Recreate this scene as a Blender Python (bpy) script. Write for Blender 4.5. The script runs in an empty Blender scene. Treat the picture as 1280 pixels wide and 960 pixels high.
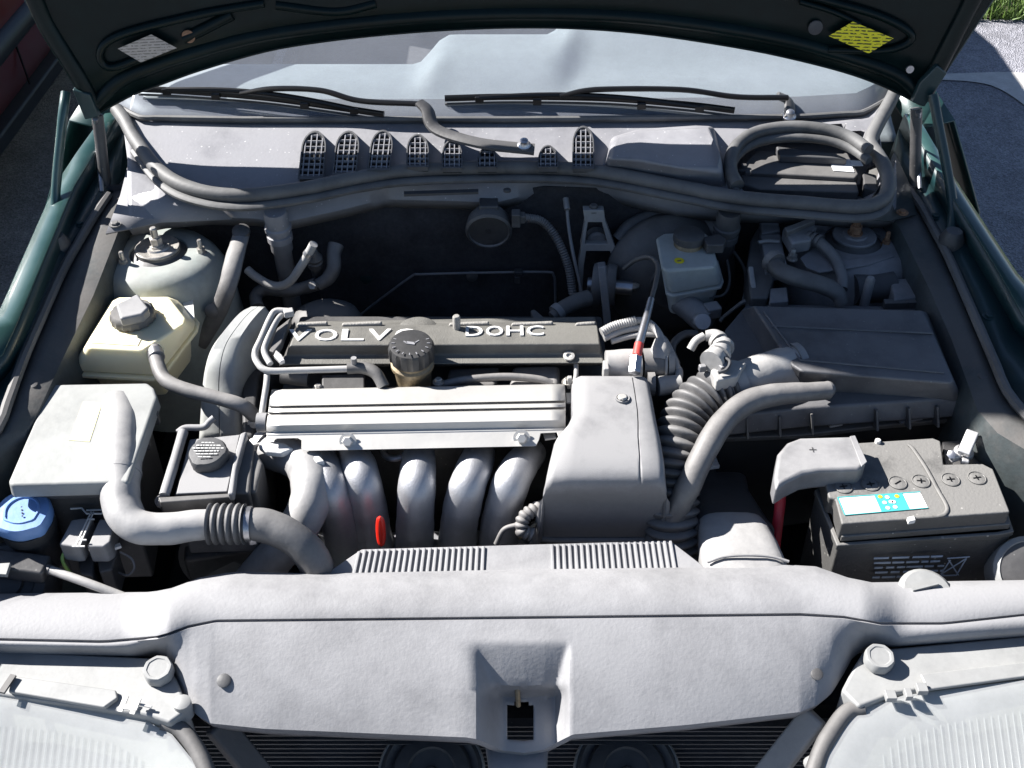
import bpy, bmesh, math, random
from mathutils import Vector as V, Matrix

# ---------------------------------------------------------------- camera, sky, sun, exposure
S = bpy.context.scene
COL = S.collection
CAM_LOC = V((0.0, -0.80, 1.82)); PITCH = math.radians(40.0); FPX = 1400.0
cd = bpy.data.cameras.new('camera'); cam = bpy.data.objects.new('camera', cd); COL.objects.link(cam)
cam.location = CAM_LOC; cam.rotation_euler = (math.pi/2 - PITCH, 0, 0)
cd.sensor_width = 36.0; cd.lens = FPX/1280.0*36.0; cd.clip_start = 0.02; cd.clip_end = 400
S.camera = cam

SUN_TO = V((-1.0, 0.41, 0.84)).normalized()
el = math.asin(SUN_TO.z); az = math.atan2(SUN_TO.x, SUN_TO.y)
w = bpy.data.worlds.new('World'); S.world = w; w.use_nodes = True
wn = w.node_tree.nodes; wl = w.node_tree.links
sky = wn.new('ShaderNodeTexSky'); sky.sky_type = 'NISHITA'; sky.sun_disc = False
sky.sun_elevation = el; sky.sun_rotation = az; sky.air_density = .7; sky.dust_density = .4; sky.ozone_density = 1.2; sky.altitude = 300
wn['Background'].inputs['Strength'].default_value = 0.05
wl.new(sky.outputs[0], wn['Background'].inputs['Color'])
sd = bpy.data.lights.new('sun', 'SUN'); sd.energy = 5.0; sd.angle = math.radians(0.5); sd.color = (1, 0.965, 0.93)
sun = bpy.data.objects.new('sun', sd); COL.objects.link(sun); sun.location = (-4, 3, 5)
sun.rotation_euler = SUN_TO.to_track_quat('Z', 'Y').to_euler()
S.view_settings.view_transform = 'Standard'; S.view_settings.look = 'None'
S.view_settings.gamma = 1; S.view_settings.use_curve_mapping = False
S.view_settings.exposure = 1.58
random.seed(7)

# ---------------------------------------------------------------- helpers
FW = V((0, math.cos(PITCH), -math.sin(PITCH))); UP = V((0, math.sin(PITCH), math.cos(PITCH))); RT = V((1, 0, 0))
def P(x, y, z=None, Y=None, X=None):
    """photo pixel -> world point on the plane z=, Y= or X="""
    d = FW + RT*((x-640)/FPX) + UP*((480-y)/FPX)
    if z is not None: t = (z-CAM_LOC.z)/d.z
    elif Y is not None: t = (Y-CAM_LOC.y)/d.y
    else: t = (X-CAM_LOC.x)/d.x
    return CAM_LOC + d*t
def PL(pts, z=None, Y=None):
    out = []
    for p in pts:
        if len(p) == 3: out.append(P(*p))
        else: out.append(P(p[0], p[1], z, Y))
    return out
def interp(tab, x):
    if x <= tab[0][0]: return tab[0][1]
    for a, b in zip(tab, tab[1:]):
        if x <= b[0]: return a[1]+(b[1]-a[1])*(x-a[0])/(b[0]-a[0])
    return tab[-1][1]
def sm(t): t = max(0, min(1, t)); return t*t*(3-2*t)
def catmull(pts, n=8):
    pts = [V(p) for p in pts]
    if len(pts) == 2: return [pts[0].lerp(pts[1], i/n) for i in range(n+1)]
    out = []
    for i in range(len(pts)-1):
        p1, p2 = pts[i], pts[i+1]
        p0 = pts[i-1] if i else p1*2-p2
        p3 = pts[i+2] if i+2 < len(pts) else p2*2-p1
        for k in range(n):
            t = k/n
            out.append(0.5*((2*p1)+(p2-p0)*t+(2*p0-5*p1+4*p2-p3)*t*t+(3*p1-p0-3*p2+p3)*t**3))
    out.append(pts[-1]); return out

ORG = {}
def finish(o, label=None, cat=None, group=None, kind=None):
    if label: o['label'] = label
    if cat: o['category'] = cat
    if group: o['group'] = group
    if kind: o['kind'] = kind
    return o
def thing(name, label, cat, loc, group=None):
    o = bpy.data.objects.new(name, None); COL.objects.link(o)
    o.location = loc; o.empty_display_size = 0.02; ORG[o.name] = V(loc)
    return finish(o, label, cat, group)
def add(name, vf, mat, parent=None, bevel=0, seg=2, smooth=40, label=None, cat=None, group=None, kind=None, solid=0, sub=0, soff=-1):
    vs, fs = vf
    vs = [V(v) for v in vs]
    c = sum(vs, V())/len(vs); c.z = min(v.z for v in vs)
    me = bpy.data.meshes.new(name)
    me.from_pydata([v-c for v in vs], [], fs); me.validate()
    bm = bmesh.new(); bm.from_mesh(me)
    if not solid: bmesh.ops.recalc_face_normals(bm, faces=bm.faces)
    else:
        # open sheets: their outside is the side that faces the viewer's half of the room
        bm.normal_update()
        if sum((CAM_LOC-c-f.calc_center_median()).normalized().dot(f.normal)*f.calc_area() for f in bm.faces) < 0: bmesh.ops.reverse_faces(bm, faces=bm.faces)
    bm.to_mesh(me); bm.free()
    if smooth:
        me.polygons.foreach_set('use_smooth', [True]*len(me.polygons))
        me.set_sharp_from_angle(angle=math.radians(smooth))
    me.materials.append(mat)
    o = bpy.data.objects.new(name, me); COL.objects.link(o)
    ORG[o.name] = c
    if parent: o.parent = parent; o.location = c-ORG[parent.name]
    else: o.location = c
    if solid:
        m = o.modifiers.new('solid', 'SOLIDIFY'); m.thickness = solid; m.offset = soff
    if bevel:
        m = o.modifiers.new('bevel', 'BEVEL'); m.width = bevel; m.segments = seg; m.limit_method = 'ANGLE'
        m.angle_limit = math.radians(30); m.harden_normals = True
    if sub:
        m = o.modifiers.new('sub', 'SUBSURF'); m.levels = sub; m.render_levels = sub
    return finish(o, label, cat, group, kind)
def join(*parts):
    V_, F_ = [], []
    for vs, fs in parts:
        b = len(V_); V_ += list(vs); F_ += [tuple(i+b for i in f) for f in fs]
    return V_, F_
def prism(top, bot):
    n = len(top)
    vs = list(top)+list(bot)
    fs = [tuple(range(n)), tuple(range(2*n-1, n-1, -1))]
    fs += [(i, (i+1) % n, n+(i+1) % n, n+i) for i in range(n)]
    return vs, fs
def slab(pts, z=None, depth=0.05, flare=1.0, drop=None):
    """pixel outline of a top face at height z, extruded straight down"""
    top = PL(pts, z); c = sum(top, V())/len(top)
    bot = []
    for p in top:
        q = c+(p-c)*flare; bot.append(V((q.x, q.y, (drop if drop is not None else p.z-depth))))
    return prism(top, bot)
def grid(rows, closed=False):
    n = len(rows[0]); vs = [p for r in rows for p in r]; fs = []
    for j in range(len(rows)-1):
        for i in range(n if closed else n-1):
            a = j*n+i; b = j*n+(i+1) % n
            fs.append((a, b, b+n, a+n))
    return vs, fs
def loft(rings, caps=True):
    vs, fs = grid(rings, True); n = len(rings[0])
    if caps:
        fs.append(tuple(range(n-1, -1, -1))); fs.append(tuple(range(len(vs)-n, len(vs))))
    return vs, fs
def frames(pts):
    T = []
    for i in range(len(pts)):
        a = pts[max(i-1, 0)]; b = pts[min(i+1, len(pts)-1)]
        t = (b-a); T.append(t.normalized() if t.length > 1e-9 else V((0, 0, 1)))
    ref = V((0, 0, 1)) if abs(T[0].z) < .9 else V((0, 1, 0))
    n = (ref-T[0]*ref.dot(T[0])).normalized(); out = []
    for i, t in enumerate(T):
        if i:
            n = (n-t*n.dot(t))
            n = n.normalized() if n.length > 1e-6 else V((1, 0, 0))
        out.append((t, n, t.cross(n)))
    return out
def tube(pts, r, segs=14, n=8, flat=1.0, raw=False, caps=True, fn=None):
    """r: number or list per control point; fn(s in metres)->radius factor for corrugation"""
    path = list(pts) if raw else catmull(pts, n)
    N = len(path)
    if isinstance(r, (int, float)): R = [r]*N
    else:
        R = [interp(list(enumerate(r)), i/(N-1)*(len(r)-1)) for i in range(N)]
    fr = frames(path); s = 0; rings = []
    for i, p in enumerate(path):
        if i: s += (p-path[i-1]).length
        k = fn(s) if fn else (1.0 if raw or R[i] < .006 else 1+.014*math.sin(s*83+path[0].x*40)+.010*math.sin(s*201+path[0].y*70))
        t, a, b = fr[i]
        rings.append([p+(a*math.cos(q)*flat+b*math.sin(q))*R[i]*k for q in [2*math.pi*j/segs for j in range(segs)]])
    return loft(rings, caps)
def corr(pts, r, pitch=.009, amp=.10, segs=20, step=.0011):
    path = catmull(pts, 40)
    L = [0]
    for a, b in zip(path, path[1:]): L.append(L[-1]+(b-a).length)
    tot = L[-1]; m = int(tot/step); res = []; j = 0
    for k in range(m+1):
        d = tot*k/m
        while j < len(L)-2 and L[j+1] < d: j += 1
        u = (d-L[j])/max(L[j+1]-L[j], 1e-9); res.append(path[j].lerp(path[j+1], u))
    return tube(res, r, segs, raw=True, fn=lambda s: 1+amp*(abs(math.cos(math.pi*s/pitch))*2-1))
def lathe(prof, c, axis=V((0, 0, 1)), segs=28, sx=1.0, lobes=None):
    axis = V(axis).normalized(); ref = V((1, 0, 0)) if abs(axis.x) < .9 else V((0, 1, 0))
    a = (ref-axis*ref.dot(axis)).normalized(); b = axis.cross(a); rings = []
    for r, h in prof:
        ring = []
        for j in range(segs):
            q = 2*math.pi*j/segs; k = lobes(q, r, h) if lobes else 1
            ring.append(V(c)+axis*h+(a*math.cos(q)*sx+b*math.sin(q))*r*k)
        rings.append(ring)
    return loft(rings)
def bar(a, b, w, h, up=V((0, 0, 1))):
    t = (b-a).normalized(); s = t.cross(up).normalized(); u = s.cross(t)
    o = [(-w/2, -h/2), (w/2, -h/2), (w/2, h/2), (-w/2, h/2)]
    return prism([a+s*i+u*j for i, j in o], [b+s*i+u*j for i, j in o])
def box(c, d, rz=0, rx=0):
    m = Matrix.Rotation(rz, 3, 'Z') @ Matrix.Rotation(rx, 3, 'X')
    q = [(-1, -1), (1, -1), (1, 1), (-1, 1)]
    top = [V(c)+m @ V((i*d[0]/2, j*d[1]/2, d[2]/2)) for i, j in q]
    bot = [V(c)+m @ V((i*d[0]/2, j*d[1]/2, -d[2]/2)) for i, j in q]
    return prism(top, bot)
def hexbolt(c, r, h, axis=V((0, 0, 1))):
    return join(lathe([(r*1.55, 0), (r*1.55, .0015)], c, axis, 16), lathe([(r, .0015), (r, h*.85), (r*.8, h)], c, axis, 6))
def bolt(parent, c, r=.007, h=.006, axis=V((0, 0, 1)), mat=None, name='bolt'):
    return add(name, hexbolt(c, r, h, axis), mat or MT['bolt'], parent, smooth=30)
def stud(parent, c, r=.004, h=.03, mat=None):
    v = join(lathe([(r*2.2, 0), (r*2.2, .0015)], c, segs=16), lathe([(r*1.75, .0015), (r*1.75, .009)], c, segs=6),
             lathe([(r, .009), (r, h-.002), (r*.7, h)], c, segs=10))
    return add('stud', v, mat or MT['bolt'], parent, smooth=30)
def letters(txt, parent, o, ux, uy, width, height, depth, mat, gap=.06, name='letter', bold=.02):
    n = ux.cross(uy).normalized(); ux = ux.normalized(); uy = uy.normalized()
    glyphs = []
    for ch in txt:
        if ch == ' ': glyphs.append(None); continue
        cu = bpy.data.curves.new('t', 'FONT'); cu.body = ch; cu.extrude = .5; cu.offset = bold; cu.resolution_u = 3
        ob = bpy.data.objects.new('t', cu); COL.objects.link(ob)
        dg = bpy.context.evaluated_depsgraph_get(); me = bpy.data.meshes.new_from_object(ob.evaluated_get(dg))
        vs = [v.co.copy() for v in me.vertices]; fs = [tuple(p.vertices) for p in me.polygons]
        bpy.data.objects.remove(ob); bpy.data.curves.remove(cu); bpy.data.meshes.remove(me)
        x0 = min(v.x for v in vs); x1 = max(v.x for v in vs); y0 = min(v.y for v in vs); y1 = max(v.y for v in vs)
        glyphs.append((vs, fs, x0, x1, y0, y1))
    wl_ = width/len(txt)
    for i, g in enumerate(glyphs):
        if g is None: continue
        vs, fs, x0, x1, y0, y1 = g; gw = wl_*(1-gap)
        out = [o+ux*(i*wl_+(v.x-x0)/max(x1-x0, 1e-6)*gw)+uy*((v.y-y0)/(y1-y0)*height)+n*((v.z+.5)*depth) for v in vs]
        add(name, (out, fs), mat, parent, smooth=0)

# ---------------------------------------------------------------- materials
MT = {}
def mat(name, col, rough=.5, metal=0, var=.2, vs=9, bump=.15, bs=150, dust=0, dcol=(.40, .385, .36), coat=0, sss=0, spec=.5, up=.35, dvs=7, trans=0, lo=.38, speck=0, scol=(.62, .61, .58)):
    m = bpy.data.materials.new(name); m.use_nodes = True; nt = m.node_tree; N = nt.nodes; L = nt.links
    b = N['Principled BSDF']; tc = N.new('ShaderNodeTexCoord')
    b.inputs['Metallic'].default_value = metal; b.inputs['Roughness'].default_value = rough
    b.inputs['Coat Weight'].default_value = coat; b.inputs['Specular IOR Level'].default_value = spec
    b.inputs['Transmission Weight'].default_value = trans
    if sss:
        b.inputs['Subsurface Weight'].default_value = sss; b.inputs['Subsurface Radius'].default_value = (1, .9, .6); b.inputs['Subsurface Scale'].default_value = .012
    n1 = N.new('ShaderNodeTexNoise'); n1.inputs['Scale'].default_value = vs; n1.inputs['Detail'].default_value = 7; n1.inputs['Roughness'].default_value = .62
    L.new(tc.outputs['Object'], n1.inputs['Vector'])
    mr = N.new('ShaderNodeMapRange'); mr.inputs[1].default_value = .3; mr.inputs[2].default_value = .7
    mr.inputs[3].default_value = 1-var; mr.inputs[4].default_value = 1+var; L.new(n1.outputs['Fac'], mr.inputs[0])
    mx = N.new('ShaderNodeMix'); mx.data_type = 'RGBA'; mx.blend_type = 'MULTIPLY'; mx.inputs['Factor'].default_value = 1
    n4 = N.new('ShaderNodeTexNoise'); n4.inputs['Scale'].default_value = vs*7; n4.inputs['Detail'].default_value = 5; n4.inputs['Roughness'].default_value = .7
    L.new(tc.outputs['Object'], n4.inputs['Vector'])
    m4 = N.new('ShaderNodeMapRange'); m4.inputs[1].default_value = .3; m4.inputs[2].default_value = .7; m4.inputs[3].default_value = 1-var*.7; m4.inputs[4].default_value = 1+var*.7
    L.new(n4.outputs['Fac'], m4.inputs[0])
    mm = N.new('ShaderNodeMath'); mm.operation = 'MULTIPLY'; L.new(mr.outputs[0], mm.inputs[0]); L.new(m4.outputs[0], mm.inputs[1])
    mx.inputs['A'].default_value = (*col, 1); L.new(mm.outputs[0], mx.inputs['B'])
    colout = mx.outputs['Result']
    if dust:
        n2 = N.new('ShaderNodeTexNoise'); n2.inputs['Scale'].default_value = dvs; n2.inputs['Detail'].default_value = 9; n2.inputs['Roughness'].default_value = .7
        L.new(tc.outputs['Object'], n2.inputs['Vector'])
        ge = N.new('ShaderNodeNewGeometry'); sp = N.new('ShaderNodeSeparateXYZ'); L.new(ge.outputs['Normal'], sp.inputs[0])
        ma = N.new('ShaderNodeMath'); ma.operation = 'MULTIPLY_ADD'; L.new(sp.outputs['Z'], ma.inputs[0]); ma.inputs[1].default_value = up*.3
        L.new(n2.outputs['Fac'], ma.inputs[2])
        r2 = N.new('ShaderNodeMapRange'); r2.inputs[1].default_value = lo; r2.inputs[2].default_value = lo+.27; r2.inputs[3].default_value = dust*.25; r2.inputs[4].default_value = dust
        L.new(ma.outputs[0], r2.inputs[0])
        m2 = N.new('ShaderNodeMix'); m2.data_type = 'RGBA'; L.new(r2.outputs[0], m2.inputs['Factor']); L.new(colout, m2.inputs['A']); m2.inputs['B'].default_value = (*dcol, 1)
        colout = m2.outputs['Result']
        r3 = N.new('ShaderNodeMapRange'); r3.inputs[3].default_value = rough; r3.inputs[4].default_value = .78; L.new(r2.outputs[0], r3.inputs[0]); L.new(r3.outputs[0], b.inputs['Roughness'])
    if speck:
        # dried splashes and grit
        vo = N.new('ShaderNodeTexVoronoi'); vo.inputs['Scale'].default_value = speck; L.new(tc.outputs['Object'], vo.inputs['Vector'])
        sc = N.new('ShaderNodeSeparateColor'); L.new(vo.outputs['Color'], sc.inputs[0])
        th = N.new('ShaderNodeMapRange'); th.inputs[1].default_value = .55; th.inputs[2].default_value = 1; th.inputs[3].default_value = 0; th.inputs[4].default_value = .22; L.new(sc.outputs[0], th.inputs[0])
        lt = N.new('ShaderNodeMath'); lt.operation = 'LESS_THAN'; L.new(vo.outputs['Distance'], lt.inputs[0]); L.new(th.outputs[0], lt.inputs[1])
        ml = N.new('ShaderNodeMath'); ml.operation = 'MULTIPLY'; L.new(lt.outputs[0], ml.inputs[0]); L.new(sc.outputs[1], ml.inputs[1])
        m5 = N.new('ShaderNodeMix'); m5.data_type = 'RGBA'; L.new(ml.outputs[0], m5.inputs['Factor']); L.new(colout, m5.inputs['A']); m5.inputs['B'].default_value = (*scol, 1)
        colout = m5.outputs['Result']
    L.new(colout, b.inputs['Base Color'])
    if bump:
        n3 = N.new('ShaderNodeTexNoise'); n3.inputs['Scale'].default_value = bs; n3.inputs['Detail'].default_value = 4; L.new(tc.outputs['Object'], n3.inputs['Vector'])
        bp = N.new('ShaderNodeBump'); bp.inputs['Strength'].default_value = bump; bp.inputs['Distance'].default_value = .002
        L.new(n3.outputs['Fac'], bp.inputs['Height']); L.new(bp.outputs[0], b.inputs['Normal'])
    MT[name] = m; return m

mat('panel', (.135, .135, .141), .36, var=.20, vs=7, bump=.16, bs=220, dust=.75, dcol=(.31, .31, .317), dvs=4.5, lo=.37)
mat('cowl', (.14, .14, .152), .36, var=.12, vs=10, bump=.1, bs=200, dust=.55, dcol=(.31, .31, .325), speck=160, scol=(.45, .45, .45))
mat('airbox', (.050, .050, .056), .36, var=.3, vs=8, bump=.15, bs=300, dust=.55, dcol=(.20, .20, .205), dvs=9, speck=170, scol=(.20, .20, .20))
mat('cap_black', (.011, .011, .012), .45, var=.3, vs=40, bump=.1, dust=.15, dcol=(.2, .2, .2))
mat('red_dull', (.50, .06, .05), .5, var=.2)
mat('cowl_dark', (.035, .036, .040), .5, var=.2, dust=.4, dcol=(.13, .13, .13))
mat('black', (.026, .026, .028), .40, var=.3, dust=.34, dcol=(.20, .195, .19), speck=160, scol=(.15, .145, .14))
mat('black_dusty', (.040, .040, .042), .45, var=.28, dust=.6, dcol=(.19, .183, .175), up=.8, lo=.46)
mat('black_deep', (.010, .010, .011), .8, var=.3, bump=.3, bs=60, dust=.12, dcol=(.05, .048, .045))
mat('gloss_black', (.006, .006, .0065), .32, var=.2, bump=.05, spec=.35)
mat('felt', (.034, .033, .036), .95, var=.4, vs=20, bump=.6, bs=500, dust=.10, dcol=(.06, .058, .055))
mat('rubber', (.04, .04, .043), .42, var=.25, dust=.65, dcol=(.25, .245, .24), up=.9, lo=.50)
mat('seal', (.03, .03, .032), .5, var=.25, vs=14, dust=.5, dcol=(.22, .22, .215))
mat('hose_grey', (.070, .068, .069), .40, var=.26, vs=14, dust=.75, dcol=(.27, .26, .25), up=.9, lo=.50)
mat('hose_light', (.23, .226, .222), .45, var=.2, dust=.5, dcol=(.5, .49, .47))
mat('duct', (.17, .17, .178), .36, var=.16, dust=.5, dcol=(.50, .49, .47))
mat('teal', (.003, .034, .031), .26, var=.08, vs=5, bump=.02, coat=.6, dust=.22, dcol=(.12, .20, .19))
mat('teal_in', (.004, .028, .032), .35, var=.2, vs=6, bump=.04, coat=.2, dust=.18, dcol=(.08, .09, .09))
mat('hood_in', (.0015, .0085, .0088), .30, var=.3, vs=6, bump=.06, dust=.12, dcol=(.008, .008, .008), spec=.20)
mat('rail_dirty', (.028, .042, .046), .5, var=.4, vs=12, bump=.2, dust=.7, dcol=(.12, .108, .10), dvs=10, up=1.0, lo=.55)
mat('tower', (.24, .29, .275), .5, var=.25, vs=9, bump=.15, bs=80, dust=.6, dcol=(.33, .32, .30))
mat('tower_dark', (.17, .18, .195), .5, var=.3, vs=9, bump=.15, bs=80, dust=.5, dcol=(.27, .25, .24))
mat('alu', (.52, .52, .53), .42, metal=.55, var=.10, vs=12, bump=.25, bs=260, dust=.35, dcol=(.50, .48, .45))
mat('alu_rail', (.55, .54, .515), .38, metal=.5, var=.06, vs=6, bump=.05, dust=.35, dcol=(.52, .505, .475))
mat('cast', (.42, .43, .46), .42, metal=.75, var=.12, vs=16, bump=.22, bs=520, dust=.45, dcol=(.46, .45, .44))
mat('valve', (.075, .073, .070), .36, var=.3, vs=14, bump=.30, bs=520, dust=.60, dcol=(.175, .17, .15), up=.9, lo=.52)
mat('valve_edge', (.24, .23, .21), .55, var=.3, vs=25, bump=.5, bs=300, dust=.3)
mat('worn_white', (.60, .59, .57), .5, var=.15, vs=60, bump=.2)
mat('timing', (.22, .225, .23), .42, var=.16, vs=12, bump=.1, dust=.6, dcol=(.42, .43, .40))
mat('cover', (.11, .11, .117), .42, var=.12, vs=14, bump=.12, bs=700, dust=.80, dcol=(.30, .297, .297), up=.9, lo=.50)
mat('tank', (.82, .76, .54), .38, var=.05, vs=8, bump=.05, sss=.35, dust=.25, dcol=(.60, .52, .34))
mat('brake_tank', (.42, .46, .46), .35, var=.12, vs=12, bump=.05, sss=.2, dust=.45, dcol=(.36, .34, .28))
mat('fuse_lid', (.21, .217, .212), .45, var=.12, vs=10, bump=.25, bs=60, dust=.55, dcol=(.34, .345, .33))
mat('bolt', (.42, .40, .37), .45, metal=.7, var=.3, vs=60, bump=.2)
mat('rust', (.26, .15, .09), .7, metal=.3, var=.4, vs=70, bump=.4)
mat('steel', (.45, .45, .47), .35, metal=.9, var=.15, vs=30, bump=.1)
mat('blue', (.07, .22, .56), .35, var=.08, dust=.5, dcol=(.34, .44, .60))
mat('red', (.75, .02, .008), .4, var=.1)
mat('red_cable', (.35, .015, .03), .45, var=.1)
mat('brass', (.24, .18, .10), .5, metal=.3, var=.5, vs=30, bump=.3, dust=.5, dcol=(.26, .23, .18))
mat('yellow', (.75, .62, .02), .5, var=.05)
mat('green_wire', (.30, .45, .10), .45, var=.1)
mat('white', (.78, .78, .76), .5, var=.06, vs=20)
mat('label_teal', (.06, .36, .36), .4, var=.05)
mat('pink', (.8, .55, .62), .5, var=.05)
mat('battery', (.035, .035, .035), .4, var=.25, vs=25, bump=.25, bs=300, dust=.85, dcol=(.20, .195, .185), dvs=16, up=1.3, lo=.62, speck=120, scol=(.35, .34, .32))
mat('headlight_plastic', (.20, .205, .205), .45, var=.2, vs=10, bump=.1, dust=.55, dcol=(.34, .34, .33))
mat('reflector', (.62, .60, .53), .45, metal=.2, var=.05, bump=0)
mat('interior', (.25, .272, .285), .65, var=.08, vs=30, bump=.1, bs=400)
mat('car_red', (.20, .008, .012), .3, var=.06, coat=.6, bump=0, dust=.12)
mat('moulding', (.03, .035, .045), .5, var=.1)
mat('tyre', (.02, .02, .02), .8, var=.2)
mat('seat_cloth', (.05, .05, .055), .9, var=.2, vs=60, bump=.2, bs=500)
mat('condenser', (.012, .012, .013), .5, var=.3, vs=30)
mat('painted_sunlight', (.50, .485, .46), .85, var=.15, vs=20, bump=.4, bs=120)  # pale tone standing in for sunlight on the asphalt

def asphalt():
    m = mat('asphalt', (.24, .24, .265), .85, var=.25, vs=3, bump=.0)
    nt = m.node_tree; N = nt.nodes; L = nt.links; b = N['Principled BSDF']
    tc = N.new('ShaderNodeTexCoord'); vo = N.new('ShaderNodeTexVoronoi'); vo.inputs['Scale'].default_value = 190
    L.new(tc.outputs['Object'], vo.inputs['Vector'])
    old = b.inputs['Base Color'].links[0].from_socket
    sp = N.new('ShaderNodeSeparateColor'); L.new(vo.outputs['Color'], sp.inputs[0])
    mr = N.new('ShaderNodeMapRange'); mr.inputs[3].default_value = .7; mr.inputs[4].default_value = 1.35; L.new(sp.outputs[0], mr.inputs[0])
    mx = N.new('ShaderNodeMix'); mx.data_type = 'RGBA'; mx.blend_type = 'MULTIPLY'; mx.inputs['Factor'].default_value = 1
    L.new(old, mx.inputs['A']); L.new(mr.outputs[0], mx.inputs['B']); L.new(mx.outputs['Result'], b.inputs['Base Color'])
    bp = N.new('ShaderNodeBump'); bp.inputs['Strength'].default_value = .9; bp.inputs['Distance'].default_value = .006
    L.new(vo.outputs['Distance'], bp.inputs['Height']); L.new(bp.outputs[0], b.inputs['Normal'])
asphalt()
def glassmat(name, tint, refl_rough=.02, haze=.05, hazecol=(.6, .62, .66)):
    """thin glass: clear pass-through, fresnel reflection, a little dust film"""
    m = bpy.data.materials.new(name); m.use_nodes = True; nt = m.node_tree; N = nt.nodes; L = nt.links
    N.remove(N['Principled BSDF']); out = N['Material Output']
    tr = N.new('ShaderNodeBsdfTransparent'); tr.inputs[0].default_value = (*tint, 1)
    gl = N.new('ShaderNodeBsdfGlossy'); gl.inputs['Roughness'].default_value = refl_rough
    lw = N.new('ShaderNodeLayerWeight'); lw.inputs[0].default_value = .5
    pw = N.new('ShaderNodeMath'); pw.operation = 'POWER'; L.new(lw.outputs['Facing'], pw.inputs[0]); pw.inputs[1].default_value = 5
    fr = N.new('ShaderNodeMath'); fr.operation = 'MULTIPLY_ADD'; L.new(pw.outputs[0], fr.inputs[0]); fr.inputs[1].default_value = .95; fr.inputs[2].default_value = .045
    m1 = N.new('ShaderNodeMixShader'); L.new(fr.outputs[0], m1.inputs[0]); L.new(tr.outputs[0], m1.inputs[1]); L.new(gl.outputs[0], m1.inputs[2])
    df = N.new('ShaderNodeBsdfDiffuse'); df.inputs[0].default_value = (*hazecol, 1)
    tc = N.new('ShaderNodeTexCoord'); nz = N.new('ShaderNodeTexNoise'); nz.inputs['Scale'].default_value = 6; nz.inputs['Detail'].default_value = 10; nz.inputs['Roughness'].default_value = .75
    L.new(tc.outputs['Object'], nz.inputs['Vector'])
    mr = N.new('ShaderNodeMapRange'); mr.inputs[1].default_value = .35; mr.inputs[2].default_value = .75; mr.inputs[3].default_value = haze*.85; mr.inputs[4].default_value = haze*1.2
    L.new(nz.outputs['Fac'], mr.inputs[0])
    m2 = N.new('ShaderNodeMixShader'); L.new(mr.outputs[0], m2.inputs[0]); L.new(m1.outputs[0], m2.inputs[1]); L.new(df.outputs[0], m2.inputs[2])
    L.new(m2.outputs[0], out.inputs['Surface']); MT[name] = m
glassmat('glass', (.83, .87, .88), haze=.17, hazecol=(.64, .69, .80))
glassmat('lens', (.86, .88, .87), .12, haze=.42, hazecol=(.62, .63, .63))
def sticker(name, base, ink, scale=90, dens=.45):
    """small print: rows of broken ink lines"""
    m = mat(name, base, .55, var=.06, vs=40, bump=0); nt = m.node_tree; N = nt.nodes; L = nt.links; b = N['Principled BSDF']
    old = b.inputs['Base Color'].links[0].from_socket
    tc = N.new('ShaderNodeTexCoord'); mp = N.new('ShaderNodeMapping'); L.new(tc.outputs['Generated'], mp.inputs[0])
    wv = N.new('ShaderNodeTexWave'); wv.bands_direction = 'Z'; wv.inputs['Scale'].default_value = 3.2; L.new(mp.outputs[0], wv.inputs['Vector'])
    nz = N.new('ShaderNodeTexNoise'); nz.inputs['Scale'].default_value = 14; L.new(mp.outputs[0], nz.inputs['Vector'])
    a = N.new('ShaderNodeMath'); a.operation = 'GREATER_THAN'; L.new(wv.outputs['Fac'], a.inputs[0]); a.inputs[1].default_value = .6
    c = N.new('ShaderNodeMath'); c.operation = 'GREATER_THAN'; L.new(nz.outputs['Fac'], c.inputs[0]); c.inputs[1].default_value = dens
    d = N.new('ShaderNodeMath'); d.operation = 'MULTIPLY'; L.new(a.outputs[0], d.inputs[0]); L.new(c.outputs[0], d.inputs[1])
    mx = N.new('ShaderNodeMix'); mx.data_type = 'RGBA'; L.new(d.outputs[0], mx.inputs['Factor']); L.new(old, mx.inputs['A']); mx.inputs['B'].default_value = (*ink, 1)
    L.new(mx.outputs['Result'], b.inputs['Base Color']); return m
sticker('sticker_yellow', (.80, .72, .02), (.05, .05, .01))
sticker('sticker_grey', (.42, .38, .34), (.2, .18, .16))
sticker('sticker_pale', (.62, .60, .36), (.5, .47, .3))
sticker('sticker_white', (.55, .55, .53), (.25, .25, .25))
# ================================================================= setting
def quad(a, b, c, d): return [a, b, c, d], [(0, 1, 2, 3)]
add('asphalt_ground', quad(V((-25, -12, 0)), V((25, -12, 0)), V((25, 40, 0)), V((-25, 40, 0))), MT['asphalt'], smooth=0, kind='structure')
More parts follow.
